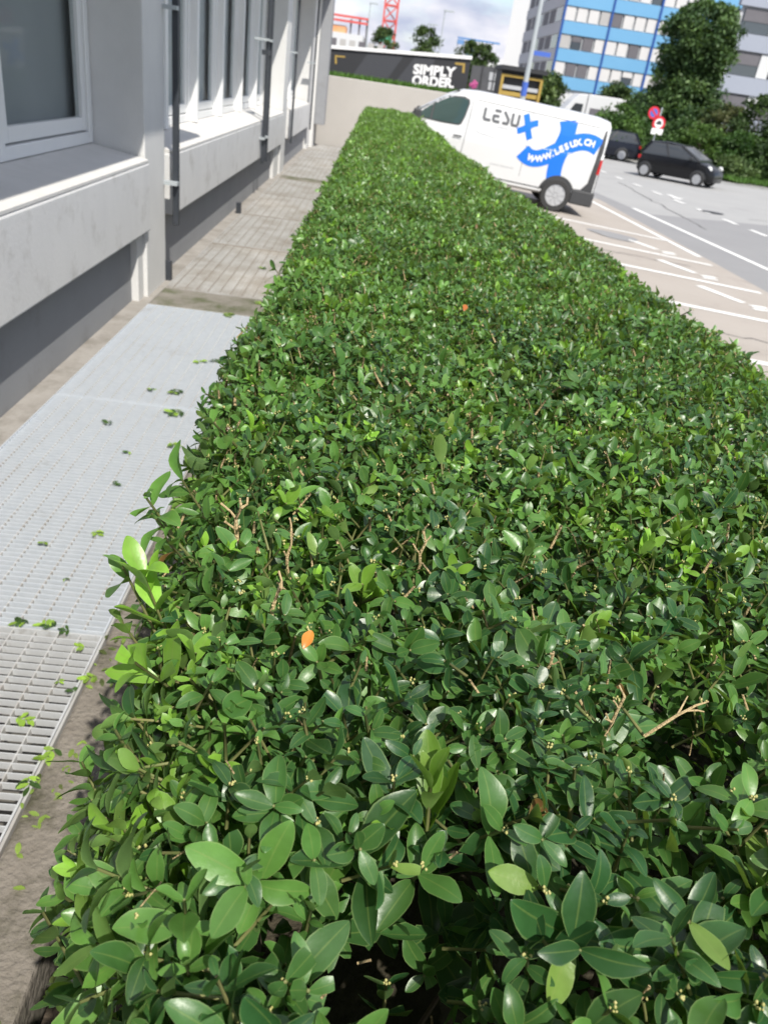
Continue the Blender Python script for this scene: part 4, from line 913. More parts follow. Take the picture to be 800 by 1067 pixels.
for s in (1, -1):
    sides = (s,)
    decal(VB, [[(4.40, 1.30), (4.30, 1.40), (4.05, 1.60), (3.72, 1.775), (3.40, 1.815), (3.285, 1.78), (3.265, 1.70), (3.31, 1.45), (3.36, 1.30), (3.42, 1.265), (3.8, 1.25), (4.2, 1.255)]], 0.004, 'window_seal', M['plastic'], van, sides)
    g = decal(VB, [[(4.30, 1.315), (4.03, 1.565), (3.71, 1.745), (3.41, 1.785), (3.31, 1.755), (3.295, 1.70), (3.34, 1.45), (3.39, 1.315), (3.43, 1.29), (3.8, 1.275), (4.15, 1.28)]], 0.008, 'door_window', M['cglass'], van, sides)
    decal(VB, [[(4.04, 1.275), (4.0, 1.275), (3.985, 1.58), (4.02, 1.56)]], 0.011, 'window_post', M['plastic'], van, sides)
    def seam(pts, w=0.012, nm='panel_gap'):
        polys = []
        for (x0, z0), (x1, z1) in zip(pts[:-1], pts[1:]):
            d = Vector((x1-x0, z1-z0)).normalized(); r = Vector((-d.y, d.x))*w/2; polys.append([(x0-r.x, z0-r.y), (x1-r.x, z1-r.y), (x1+r.x, z1+r.y), (x0+r.x, z0+r.y)])
        decal(VB, polys, 0.003, nm, M['seam'], van, sides)
    seam([(3.20, 1.86), (3.22, 1.4), (3.26, 0.42)]); seam([(4.35, 1.2), (4.30, 0.62)]); seam([(1.92, 1.80), (1.90, 0.55)], 0.008); seam([(3.12, 1.805), (0.42, 1.785)], 0.014)
    decal(VB, [[(3.48, 1.05), (3.30, 1.055), (3.30, 1.085), (3.48, 1.08)]], 0.03, 'door_handle', M['plastic'], van, sides)
    decal(VB, [[(0.222, 0.325), (0.74, 0.325), (0.72, 0.53), (0.222, 0.56)], [(0.222, 0.56), (0.52, 0.545), (0.41, 0.70), (0.222, 0.70)], [(0.222, 0.70), (0.41, 0.70), (0.365, 1.45), (0.222, 1.45)], [(0.222, 1.45), (0.365, 1.45), (0.33, 1.74), (0.222, 1.82)]], 0.006, 'rear_corner', M['plastic'], van, sides, cell=0.08)
    decal(VB, [[(0.224, 0.90), (0.29, 0.90), (0.275, 1.18), (0.224, 1.20)]], 0.012, 'tail_light', M['red'], van, sides)
    decal(VB, [[(0.224, 1.21), (0.28, 1.19), (0.275, 1.29), (0.224, 1.30)]], 0.015, 'lamp_strip', M['lamp'], van, sides)
    decal(VB, [[(0.25, 0.475), (0.70, 0.46), (0.70, 0.49), (0.25, 0.505)]], 0.010, 'bumper_rub_strip', M['vpale'], van, sides)
    decal(VB, [[(1.40, 0.305), (4.0, 0.305), (4.0, 0.42), (1.40, 0.42)]], 0.006, 'side_skirt', M['plastic'], van, sides, cell=0.1)
    for xw in (1.03, 4.13):
        arc = [(xw+0.40*math.cos(a), 0.33+0.40*math.sin(a)) for a in np.linspace(-0.05, PI+0.05, 20)]
        decal(VB, [arc], 0.008, 'wheel_arch', M['plastic'], van, sides, cell=0.1)
        wheel(van, xw, s*1.022, 0.33, 0.20, 9, 0.66)
    mrr = MB().box(4.24, 4.40, s*0.98 if s > 0 else s*1.18, s*1.18 if s > 0 else s*0.98, 1.20, 1.42).build('mirror', M['plastic'], van, bevel=0.03)
# livery on both sides: word, mark and the crossing blue bands
def word(body, x0, x1, z0, z1, s, mat, name, bold=0.0):
    vs, fs = text_mesh(body, 1.0, bold); u0, u1 = min(v[0] for v in vs), max(v[0] for v in vs); w1 = max(v[1] for v in vs); w0 = min(0, min(v[1] for v in vs))
    vs = [(x0+(x1-x0)*(u-u0)/(u1-u0), z0+(z1-z0)*(v-w0)/(w1-w0)) for u, v in vs]
    decal(VB, None, 0.005, name, mat, van, (s,), 0.1, (vs, fs))
def stroke_word(xs, z0, z1, s, w=0.056):
    polys = []; dx = -1
    def seg(a, b):
        d = Vector((b[0]-a[0], b[1]-a[1])).normalized(); r = Vector((-d.y, d.x))*w/2; e = d*w*0.0
        polys.append([(a[0]-r.x-e.x, a[1]-r.y-e.y), (b[0]-r.x+e.x, b[1]-r.y+e.y), (b[0]+r.x+e.x, b[1]+r.y+e.y), (a[0]+r.x-e.x, a[1]+r.y-e.y)])
    h = z1-z0; wd = 0.15
    L = lambda x, u, v: (x-u*wd, z0+v*h)
    x = xs[0]; seg(L(x, 0, 1), L(x, 0, 0.05)); seg(L(x, 0, 0.06), L(x, 0.95, 0.06))                         # L
    x = xs[1]; seg(L(x, 0.1, 0.94), L(x, 1, 0.94)); seg(L(x, 0, 0.5), L(x, 0.85, 0.5)); seg(L(x, 0.1, 0.06), L(x, 1, 0.06)); seg(L(x, 0.08, 0.06), L(x, 0.05, 0.55))   # E
    x = xs[2]; seg(L(x, 0.05, 1.0), L(x, 0.75, 0.45)); seg(L(x, 0.80, 0.5), L(x, 0.75, 0.1)); seg(L(x, 0.0, 0.06), L(x, 0.85, 0.06))   # the angular S
    x = xs[3]; seg(L(x, 0.05, 1), L(x, 0.05, 0.12)); seg(L(x, 0, 0.06), L(x, 0.95, 0.06)); seg(L(x, 0.92, 0.1), L(x, 0.92, 1))                                     # U
    decal(VB, polys, 0.005, 'lettering', M['vgrey'], van, (s,), 0.2)
def arc_band(cx_c, cz_c, r0, r1, a0, a1, n=14):
    A = np.linspace(a0, a1, n)
    return [[(cx_c+r0*math.cos(p), cz_c+r0*math.sin(p)), (cx_c+r1*math.cos(p), cz_c+r1*math.sin(p)), (cx_c+r1*math.cos(q), cz_c+r1*math.sin(q)), (cx_c+r0*math.cos(q), cz_c+r0*math.sin(q))] for p, q in zip(A[:-1], A[1:])]
def curved(pts, w):
    """band of varying width along points (x, z)"""
    P = [Vector(p) for p in pts]; out = []
    R_ = []
    for i in range(len(P)):
        d = (P[min(i+1, len(P)-1)]-P[max(i-1, 0)]).normalized(); R_.append(Vector((-d.y, d.x))*(w[i] if hasattr(w, '__len__') else w)/2)
    for i in range(len(P)-1): out.append([tuple(P[i]-R_[i]), tuple(P[i+1]-R_[i+1]), tuple(P[i+1]+R_[i+1]), tuple(P[i]+R_[i])])
    return out
def bez(p0, p1, p2, p3, n=12):
    return [tuple((1-t)**3*np.array(p0)+3*(1-t)**2*t*np.array(p1)+3*(1-t)*t*t*np.array(p2)+t**3*np.array(p3)) for t in np.linspace(0, 1, n)]
for s in (1, -1):
    stroke_word([2.92, 2.73, 2.52, 2.33], 1.47, 1.70, s)
    word('GROUP', 2.60, 2.27, 1.375, 1.41, s, M['vpale'], 'lettering')
    # the x mark: two bowed strokes
    polys = curved(bez((2.06, 1.74), (1.98, 1.60), (1.98, 1.48), (1.87, 1.29)), 0.125)
    decal(VB, polys, 0.005, 'logo_mark', M['vblue'], van, (s,), 0.2)
    decal(VB, curved(bez((1.77, 1.62), (1.90, 1.61), (2.0, 1.45), (2.17, 1.40)), 0.12), 0.007, 'logo_mark', M['vblue'], van, (s,), 0.2)
    # large mark across the rear half: a bowed upright and a bowed diagonal with the address
    up = bez((1.15, 1.79), (1.02, 1.42), (1.30, 1.10), (1.14, 0.56), 16); wu = [0.40, 0.37, 0.34, 0.33, 0.33, 0.34, 0.36, 0.36, 0.35, 0.33, 0.32, 0.31, 0.31, 0.31, 0.31, 0.31]
    decal(VB, curved(up, wu), 0.004, 'blue_band', M['vblue'], van, (s,), 0.12)
    dg = bez((1.96, 1.05), (1.45, 0.62), (1.05, 1.74), (0.385, 1.41), 22)
    decal(VB, curved(dg, 0.33), 0.006, 'blue_band', M['vblue'], van, (s,), 0.12)
    txt = 'WWW.LESUX.CH'; nn = len(txt)
    acc = [0]
    for p, q in zip(dg[:-1], dg[1:]): acc.append(acc[-1]+math.hypot(q[0]-p[0], q[1]-p[1]))
    adv = [1.5 if c == 'W' else (0.6 if c == '.' else 1.0) for c in txt]; tot = sum(adv); pos = 0; vs_all, fs_all = [], []
    for c, a_ in zip(txt, adv):
        d_ = 0.16+(acc[-1]-0.28)*pos/tot; pos += a_
        x = np.interp(d_, acc, [p[0] for p in dg]); z = np.interp(d_, acc, [p[1] for p in dg]); x2 = np.interp(d_+0.05, acc, [p[0] for p in dg]); z2 = np.interp(d_+0.05, acc, [p[1] for p in dg])
        ang = math.atan2(z2-z, -(x2-x)); vs, fs = text_mesh(c, 0.168, 0.008)
        k0_ = len(vs_all)
        for u, v in vs:
            u2, v2 = u*math.cos(ang)-(v-0.06)*math.sin(ang), u*math.sin(ang)+(v-0.06)*math.cos(ang); vs_all.append((x-u2, z+v2))
        fs_all += [tuple(i+k0_ for i in f) for f in fs]
    decal(VB, None, 0.010, 'lettering', M['white'], van, (s,), 0.5, (vs_all, fs_all))
    word('www.lesux.ch', 2.58, 2.06, 0.665, 0.70, s, M['vpale'], 'lettering')
    decal(VB, curved([(3.10, 1.32), (2.98, 1.22), (2.6, 1.185), (1.9, 1.175), (1.1, 1.185), (0.42, 1.24)], [0.008, 0.012, 0.012, 0.012, 0.012, 0.008]), 0.011, 'crease_highlight', M['vwhite'], van, (s,), 0.2)  # white strip painted as the highlight along the body crease
# windscreen, lamps, plates
b = MB(); b.add([(3.52, -0.66, 1.925), (3.52, 0.66, 1.925), (4.46, 0.76, 1.31), (4.46, -0.76, 1.31)], [(0, 1, 2, 3)]); b.build('windscreen', M['cglass'], van)
for s in (1, -1):
    b = MB(); b.lathe([(0.01, -0.05), (0.12, -0.04), (0.14, 0.0), (0.12, 0.05), (0.01, 0.06)], 14, 'y', (4.80, s*0.80, 0.86)); b.build('headlight', M['lamp'], van, smooth=True)
b = MB().box(4.94, 5.09, -0.62, 0.62, 0.30, 0.55); b.build('front_bumper', M['plastic'], van, bevel=0.03)
b = MB().box(0.19, 0.70, -0.988, 0.988, 0.23, 0.53); b.build('rear_bumper', M['plastic'], van, bevel=0.03)
b = MB().box(0.208, 0.218, -0.70, 0.70, 1.15, 1.70); b.build('rear_window', M['cdark'], van)
vc = Vector((4.036, 18.10, -0.4+0.06*(6.5-4.036)+0.004)); hd_ = PI-rad(4); slope = math.atan(0.06)
mrot = Matrix.Rotation(hd_, 4, 'Z') @ Matrix.Rotation(-slope, 4, 'Y')
off = mrot @ Vector((1.03, 0.975, 0.0)); van.matrix_world = Matrix.Translation(vc-off) @ mrot

# ------------------------------------------------------------------ passenger cars
def car(name, label, Ln, Hh, Wd, zbelt, deck, glass, paint, wb, fo, r, estate=False, lights='lamp'):
    e = thing(name, label, 'car', world=False); hw = Wd/2
    def sec(zb, zt, w): return [(0, zb), (w*0.88, zb), (w*0.97, zb+0.06), (w, zb+(zt-zb)*0.42), (w*0.985, zb+(zt-zb)*0.72), (w*0.94, zt-0.03), (w*0.86, zt), (0, zt+0.025)]
    st = [(0.0, 0.36, zbelt*0.72, hw*0.72), (0.05, 0.27, zbelt*0.86, hw*0.88), (0.16, 0.22, zbelt*0.97, hw*0.96), (0.4, 0.2, zbelt, hw), (Ln*0.5, 0.2, zbelt, hw), (deck[0], 0.2, zbelt*0.985, hw*0.99), (deck[1], 0.2, zbelt*0.88, hw*0.96), (Ln-0.12, 0.2, zbelt*0.74, hw*0.86), (Ln-0.03, 0.22, zbelt*0.62, hw*0.74), (Ln, 0.27, zbelt*0.5, hw*0.6)]
    bd = Body(st, sec, 36); bd.mesh_into(MB()).build('body', M[paint], e, smooth=True, sharp=40)
    g0, g1, g2, g3 = glass                                     # cabin: base rear, roof rear, roof front, base front
    def ring(x, zt, w0, w1): return [(x, y, z) for y, z in ((-w0, zbelt-0.02), (w0, zbelt-0.02), (w0*0.99, zbelt+0.05), (w1, zt-0.05), (w1*0.9, zt), (-w1*0.9, zt), (-w1, zt-0.05), (-w0*0.99, zbelt+0.05))]
    rings = []
    for t in np.linspace(0, 1, 24):
        x = g0+(g3-g0)*t
        zt = np.interp(x, [g0, g1, (g1+g2)/2, g2, g3], [zbelt+0.07, Hh-0.045, Hh, Hh-0.035, zbelt+0.07]); w1 = np.interp(zt, [zbelt, Hh], [hw*0.88, hw*0.70]); rings.append(ring(x, zt, hw*0.90, w1))
    MB().loft(rings).build('cabin_glass', M['cdark'], e, smooth=True, sharp=30)
    rr_ = []
    for x in np.linspace(g1-0.06, g2+0.06, 10):
        zt = np.interp(x, [g1-0.06, (g1+g2)/2, g2+0.06], [Hh-0.055, Hh+0.012, Hh-0.045]); rr_.append([(x, -hw*0.71, zt-0.07), (x, hw*0.71, zt-0.07), (x, hw*0.70, zt-0.02), (x, hw*0.60, zt+0.012), (x, -hw*0.60, zt+0.012), (x, -hw*0.70, zt-0.02)])
    MB().loft(rr_).build('roof', M[paint], e, smooth=True, sharp=40)
    for s in (1, -1):
        w0, w1 = hw*0.905, hw*0.715
        for (xa, xb, t) in ((g0+0.02, g1, 0.10), (g3-0.02, g2, 0.07), ((g0+g3)*0.5-0.05, (g1+g2)*0.5-0.0, 0.075)):
            MB().bar((xa, s*w0, zbelt-0.01), (xb, s*w1, Hh-0.06), t, 0.03, up=(0, 1, 0)).build('pillar', M[paint if t > 0.08 else 'plastic'], e)
        for xw in (fo, fo+wb):
            x = xw
            arc = [(x+(r+0.06)*math.cos(a), r+(r+0.06)*math.sin(a)) for a in np.linspace(-0.15, PI+0.15, 16)]
            decal(bd, [arc], 0.006, 'wheel_arch', M['plastic'], e, (s,), 0.12)
            wheel(e, x, s*(hw+0.030), r, 0.17, 8, 0.68)
        MB().lathe([(0.01, -0.04), (0.10, -0.03), (0.125, 0.0), (0.10, 0.035), (0.01, 0.045)], 12, 'y', (Ln-0.26, s*(hw*0.80), zbelt*0.76)).build('headlight', M['lamp'], e, smooth=True)
        MB().box(0.02, 0.14, s*hw*0.62 if s > 0 else s*hw*0.93, s*hw*0.93 if s > 0 else s*hw*0.62, zbelt*0.74, zbelt*0.90).build('tail_light', M['red'], e, bevel=0.02)
        MB().box(g3-0.42, g3-0.28, s*hw*0.93 if s > 0 else s*hw*1.14, s*hw*1.14 if s > 0 else s*hw*0.93, zbelt+0.02, zbelt+0.13).build('mirror', M['plastic'], e, bevel=0.02)
        decal(bd, [[(Ln*0.52, zbelt*0.80), (Ln*0.47, zbelt*0.80), (Ln*0.47, zbelt*0.83), (Ln*0.52, zbelt*0.83)]], 0.02, 'door_handle', M[paint], e, (s,), 0.2)
    return e
def put_car(e, ref, P0, heading):
    m = Matrix.Rotation(heading, 4, 'Z'); e.matrix_world = Matrix.Translation(Vector(P0)-(m @ Vector(ref))) @ m
c1 = car('hatchback_car', 'small black hatchback driving past the bushes with bright headlamp', 3.42, 1.46, 1.62, 0.93, (2.62, 3.05), (0.10, 0.42, 1.75, 2.72), 'black', 2.34, 0.48, 0.28)
rw, fw = on_z(668.5, 184, -0.4), on_z(723, 194.5, -0.4)
put_car(c1, (0.48, -0.82, 0), rw, math.atan2(fw[1]-rw[1], fw[0]-rw[0]))
c2 = car('estate_car', 'dark blue estate car half hidden behind the black hatchback and the van', 4.5, 1.47, 1.78, 0.95, (3.35, 4.0), (0.12, 0.45, 2.4, 3.45), 'navy', 2.65, 0.95, 0.31)
q = on_z(645.5, 168, -0.4); put_car(c2, (0.95, 0.9, 0), q, rad(180-14))
q = on_y(602, 122, 62)
c3 = car('saloon_car', 'pale silver car between the white van roof and the box truck', 4.4, 1.50, 1.76, 0.95, (3.2, 3.9), (0.2, 0.75, 2.3, 3.3), 'silver', 2.62, 0.9, 0.31)
put_car(c3, (2.2, 0.88, 0), (q[0], 62, -0.4), rad(180))
# white truck farther back
ty = 70.0; t0, t1 = on_y(585, 110, ty), on_y(651, 118, ty)
tk = thing('box_truck', 'white box truck parked in front of the blue building', 'truck', ((t0[0]+t1[0])/2, ty, -0.4))
zt_ = on_y(600, 96, ty)[2]
MB().box(t0[0]+2.0, t1[0], ty, ty+2.4, 0.55, zt_).build('box_body', M['winframe'], tk, bevel=0.04)
b = MB(); b.prism([(t0[0], 0.2), (t0[0]+1.95, 0.2), (t0[0]+1.95, zt_-0.05), (t0[0]+1.3, zt_-0.05), (t0[0]+0.75, zt_-0.6), (t0[0]+0.1, zt_-1.5)], lambda x, z: (x, ty+0.05, z), lambda x, z: (x, ty+2.3, z)); b.build('cab', M['winframe'], tk, bevel=0.05)
b = MB(); b.prism([(t0[0]+0.65, zt_-1.45), (t0[0]+1.7, zt_-1.45), (t0[0]+1.7, zt_-0.75), (t0[0]+1.05, zt_-0.75)], lambda x, z: (x, ty+0.04, z), lambda x, z: (x, ty+0.06, z)); b.build('cab_window', M['cdark'], tk)
MB().box(t0[0]+2.3, t0[0]+4.2, ty-0.02, ty-0.004, zt_-1.55, zt_-0.95).build('print', M['gdark'], tk)
for xx in (t0[0]+0.9, t1[0]-1.2):
    wheel(tk, xx, -0.01, 0.42, 0.25, 6).parent = tk
    w_ = tk.children[-1]; w_.matrix_parent_inverse = Matrix.Translation(-WROOT[tk.name]); w_.location = (xx, ty+0.1, 0.02)
MB().box(t0[0]+1.0, t1[0]-0.1, ty+0.3, ty+2.0, 0.3, 0.549).build('chassis', M['plastic'], tk)

# ------------------------------------------------------------------ traffic signs
sy_ = 44.0; s0 = on_y(682, 140, sy_)
sg = thing('traffic_sign', 'two round red traffic signs and a white plate on one post before the tree', 'traffic sign', (s0[0], sy_, -0.4))
MB().tube([(s0[0], sy_, -0.4), (s0[0], sy_, on_y(682, 111, sy_)[2])], 0.04, 8).build('post', M['pole'], sg, smooth=True)
for (xx, yy, r, inner) in ((680.5, 117.5, 0.29, 'signblue'), (685.5, 128.5, 0.33, 'white')):
    p = on_y(xx, yy, sy_)
    d_ = MB().lathe([(0.001, -0.03), (r, -0.03), (r, 0.0), (0.001, 0.0)], 24, 'y', (p[0], sy_-0.05, p[2])).build('sign_disc', M['signred'], sg)
    sub(MB().lathe([(0.001, -0.006), (r*0.66, -0.006), (r*0.66, 0.0), (0.001, 0.0)], 24, 'y', (p[0], sy_-0.0805, p[2])).build('sign_face', M[inner], None), d_)
    if inner == 'signblue': sub(MB().bar((p[0]-r*0.5, sy_-0.09, p[2]+r*0.5), (p[0]+r*0.5, sy_-0.09, p[2]-r*0.5), 0.09, 0.006, up=(0, 1, 0)).build('sign_bar', M['signred'], None), d_)
    else: sub(MB().box(p[0]-0.13, p[0]+0.13, sy_-0.096, sy_-0.0885, p[2]-0.05, p[2]+0.06).box(p[0]-0.07, p[0]+0.09, sy_-0.096, sy_-0.0885, p[2]+0.061, p[2]+0.12).build('car_symbol', M['hoard'], None), d_)
p = on_y(683.5, 137, sy_); MB().box(p[0]-0.3, p[0]+0.3, sy_-0.09, sy_-0.06, p[2]-0.14, p[2]+0.14).build('plate', M['white'], sg)

# ================================================================== far buildings
def facade_building(name, label, x0, x1, y0, y1, z0, z1, mat, skew=0.0): 
    e = thing(name, label, 'building', ((x0+x1)/2, (y0+y1)/2, z0)); MB().prism([(x0, y0), (x1, y0), (x1+skew, y1), (x0+skew, y1)], lambda x, y: (x, y, z0), lambda x, y: (x, y, z1)).build('wall', M[mat], e); return e
BY = 126.0
xl = on_y(573, 86, BY)[0]; xA = on_y(619.5, 88, BY)[0]; xB = on_y(668, 92, BY)[0]; bay_w = (xB-xl)/2
zw = [on_y(578, 49, BY)[2]+3.3*(k-1) for k in range(6)]         # window sill levels
bb = facade_building('blue_office_building', 'blue and white office building with bands of windows in the background', xl, xl+bay_w*3.0, BY+0.3, BY+33, -0.4, 25.0, 'winframe')
rs = random.Random(5)
pat = {0: ['blindw', 'gdark', 'gdark', 'blindw', 'blindw', 'blindw', 'blindw', 'blindw'], 1: ['blindg', 'gdark', 'gdark', 'blindw', 'blindw', 'blindw', 'gdark', 'blindw'], 2: ['blindw', 'blindw', 'blindw', 'blindg', 'gdark', 'blindw', 'blindw', 'blindw']}
for lv in range(6):
    zs_ = zw[lv]
    MB().box(xl-0.02, xl+bay_w*3.0, BY, BY+0.5, zs_-1.55, zs_-0.02).build('blue_band', M['bblue'], bb)
    for k in range(12):
        a = xl+k*bay_w/4+0.12; c = xl+(k+1)*bay_w/4-0.06
        mm = pat.get(lv, None); mt = mm[k] if mm and k < 8 else rs.choice(['blindw', 'blindw', 'blindw', 'blindg', 'gdark'])
        w = MB().box(a, c, BY+0.16, BY+0.295, zs_+0.05, zs_+1.70).build('window', M['fglass'], bb)
        if mt != 'fglass':
            zlo = zs_+0.06+(0.9 if rs.random() < 0.10 else 0.0); sub(MB().box(a+0.05, c-0.05, BY+0.12, BY+0.158, zlo, zs_+1.68).build('blind', M[mt], None), w)
for k in range(4): MB().box(xl+k*bay_w-0.14, xl+k*bay_w+0.14, BY-0.12, BY+0.4, -0.4, 24).build('blue_pilaster', M['bline'], bb)
for lv in range(6):                                               # side front towards the car park
    zs_ = zw[lv]; MB().box(xl-0.12, xl-0.022, BY+0.5, BY+33, zs_-1.5, zs_-0.05).build('grey_band', M['gwall'], bb)
    for k in range(6): MB().box(xl-0.05, xl-0.004, BY+1.2+k*5.2, BY+5.4+k*5.2, zs_+0.05, zs_+1.7).build('window', M['gdark' if k % 3 else 'fglass'], bb)
# second blue wing set back to the right
b2 = facade_building('blue_office_wing', 'set back wing of the blue office building above the dark tree', xl+bay_w*3.2, xl+bay_w*5.6, BY+8.3, BY+48, -0.4, 25.0, 'winframe')
for lv in range(6):
    zs_ = zw[lv]+0.3; MB().box(xl+bay_w*3.2-0.02, xl+bay_w*5.6, BY+8, BY+8.4, zs_-1.55, zs_-0.02).build('blue_band', M['bblue'], b2)
    for k in range(8):
        a = xl+bay_w*3.2+k*bay_w*0.3+0.1; MB().box(a, a+bay_w*0.3-0.2, BY+8.16, BY+8.295, zs_+0.05, zs_+1.7).build('window', M[rs.choice(['blindw', 'blindg', 'fglass'])], b2)
# grey building on the right
GY = 78.0
gx = 29.6
gb = facade_building('grey_office_building', 'grey office building with horizontal bands behind the bushes on the right', gx+0.3, gx+34, GY+0.35, GY+30, -0.4, 17.0, 'gwall', 13.0)
for z0, z1 in ((1.5, 2.9), (4.75, 6.1), (8.0, 9.25), (11.2, 12.45), (14.4, 15.7)):
    MB().box(gx, gx+34, GY, GY+0.6, z0, z1).build('spandrel', M['gfac'], gb)
    for k in range(9):
        a = gx+0.6+k*3.7
        w = MB().box(a, a+2.55, GY+0.2, GY+0.345, z1+0.08, z1+1.80).build('window', M['fglass'], gb)
        sub(MB().box(a+0.04, a+2.51, GY+0.16, GY+0.198, z1+0.10+(0 if k % 4 else 0.8), z1+1.78).build('shutter', M['gdark' if (k+int(z0)) % 3 else 'blindg'], None), w)
        MB().box(a+2.6, a+3.6, GY+0.12, GY+0.345, z1+0.04, z1+1.84).build('white_panel', M['gwall' if k % 2 else 'winframe'], gb)
# white tower
WYT = 190.0; wx0, wx1 = on_y(524.5, 60, WYT)[0], on_y(543, 60, WYT)[0]
wt = facade_building('white_tower_block', 'plain white tower block with balconies behind the kiosk', wx0, wx1, WYT, WYT+16, -0.4, 21.5, 'tower', 2.6)
for k in range(7):
    zz_ = 2.2+k*3.0; bl = MB().box(wx1+0.01, wx1+1.7, WYT-0.3, WYT+4, zz_, zz_+1.15).build('balcony', M['white'], wt)
    sub(MB().box(wx1+0.01, wx1+1.2, WYT+0.6, WYT+3.8, zz_+1.15, zz_+2.95).build('balcony_window', M['gdark'], None), bl)
MB().box(wx0+1.5, wx1-1.0, WYT+3, WYT+8, 21.5, 23.5).build('lift_house', M['tower'], wt)
# hall with red beams and orange formwork on the building site
CYY = 120.0; c0, c1_ = on_y(330, 50, CYY), on_y(377, 52, CYY)
cs = thing('construction_site_building', 'unfinished building with orange formwork and red beams on the left horizon', 'building', ((c0[0]+c1_[0])/2, CYY, TZ-0.04))
MB().box(c0[0]-4, c1_[0], CYY, CYY+12, TZ-0.04, on_y(350, 33, CYY)[2]).build('white_storey', M['winframe'], cs)
zt_ = on_y(350, 33, CYY)[2]
for k in range(9): MB().box(c0[0]-2+k*1.25, c0[0]-1.2+k*1.25, CYY-0.03, CYY-0.004, zt_-1.6, zt_-0.7).build('window', M['gdark' if k % 3 == 0 else 'blindg'], cs)
x2 = on_y(366, 30, CYY)[0]
for k in range(3): MB().box(c0[0]-4+k*2.6, min(x2, c0[0]-1.6+k*2.6), CYY+0.5, CYY+6, zt_+0.004, on_y(352, 14+k*2, CYY)[2]-k*0.4).build('formwork', M['orange'], cs)
for zpx in (18.5, 23.5):
    z_ = on_y(372, zpx, CYY)[2]; MB().box(c0[0]-4, on_y(384, 20, CYY)[0], CYY+0.1, CYY+0.4, z_-0.13, z_+0.13).build('beam', M['cranered'], cs)
for xp in (366, 375, 383):
    p = on_y(xp, 20, CYY); MB().box(p[0]-0.12, p[0]+0.12, CYY+0.45, CYY+0.7, zt_+0.004 if xp < 377 else TZ-0.04, p[2]).build('strut', M['gdark'], cs)
# long low shed roof in front of it
sx0, sx1 = on_y(335, 52, 80), on_y(433, 57, 80)
sh = thing('low_shed', 'low shed with long white roof edge above the hoarding', 'shed', ((sx0[0]+sx1[0])/2, 82, TZ-0.04))
MB().box(sx0[0], sx1[0], 80.3, 86, TZ-0.04, sx0[2]-0.05).build('wall', M['fence'], sh)
MB().box(sx0[0]-0.3, sx1[0]+0.3, 80, 86.3, sx0[2]-0.049, sx0[2]+0.33).build('roof_edge', M['gwall'], sh)
# red lattice crane
def lattice(b, x, y, z0, z1, w, t, step):
    c = [(x-w/2, y-w/2), (x+w/2, y-w/2), (x+w/2, y+w/2), (x-w/2, y+w/2)]
    for (a, d) in c: b.box(a-t/2, a+t/2, d-t/2, d+t/2, z0, z1)
    z = z0; k = 0
    while z+step <= z1:
        for i in range(4):
            p, q = c[i], c[(i+1) % 4]
            if k % 2: p, q = q, p
            b.bar((*p, z), (*q, z+step), t*0.7); b.bar((*p, z), (*q, z), t*0.7)
        z += step; k += 1
KY = 140.0; kx = on_y(403.5, 45, KY)[0]
kr = thing('tower_crane', 'red lattice tower crane mast rising from the building site', 'crane', (kx, KY, TZ-0.04))
b = MB(); lattice(b, kx, KY, TZ-0.04, 34, 2.0, 0.26, 2.0); b.build('mast', M['cranered'], kr)
p = on_y(402, 37, KY-2); MB().box(p[0]-0.9, p[0]+0.9, KY-1.3, KY-1.2, p[2]-0.8, p[2]+0.8).build('sign_board', M['greensign'], kr)
b = MB(); b.bar((kx-12, KY, 33), (kx+40, KY, 33), 1.2); b.build('jib', M['cranered'], kr); MB().box(kx-1.2, kx+1.2, KY-1.2, KY+1.2, 30, 32.4).build('cab', M['white'], kr)
# blue crane far away
FY = 320.0; p0, p1, pm = on_y(477, 38.5, FY), on_y(521, 42, FY), on_y(491, 41, FY)
kb2 = thing('distant_crane', 'small blue tower crane far away on the horizon', 'crane', (pm[0], FY, -0.4))
b = MB(); b.box(p0[0], p1[0], FY-0.5, FY+0.5, pm[2]-0.35, pm[2]+0.25); b.build('jib', M['craneblue'], kb2)
b = MB(); lattice(b, pm[0], FY, -0.4, pm[2]-0.56, 1.7, 0.5, 2.0); b.build('mast', M['craneblue'], kb2); MB().box(p0[0], p0[0]+2.4, FY-0.8, FY+0.8, pm[2]-2.0, pm[2]-0.56).build('counterweight', M['craneblue'], kb2)
# thin street lamps
for (xb_, yb_, xt_, yt_, Y, lb) in ((459.5, 62, 463.5, 12, 75, 'thin street lamp rising over the slogan of the hoarding'), (445, 60, 448.5, 26, 95, 'small street lamp in front of the round tree'), (383, 60, 386, 4, 90, 'thin lamp post between building site and red crane')):
    p, q = on_y(xb_, yb_, Y), on_y(xt_, yt_, Y); e = thing('street_lamp', lb, 'street lamp', (q[0], Y, TZ-0.04 if q[0] < 3 else -0.4), 'thin street lamps in the background')
    MB().tube([(q[0], Y, TZ-0.04 if q[0] < 3 else -0.4), (q[0], Y, q[2])], [0.08, 0.05], 6).build('pole', M['pole'], e); MB().box(q[0]-0.1, q[0]+0.75, Y-0.1, Y+0.1, q[2], q[2]+0.12).build('lamp_head', M['pole'], e)

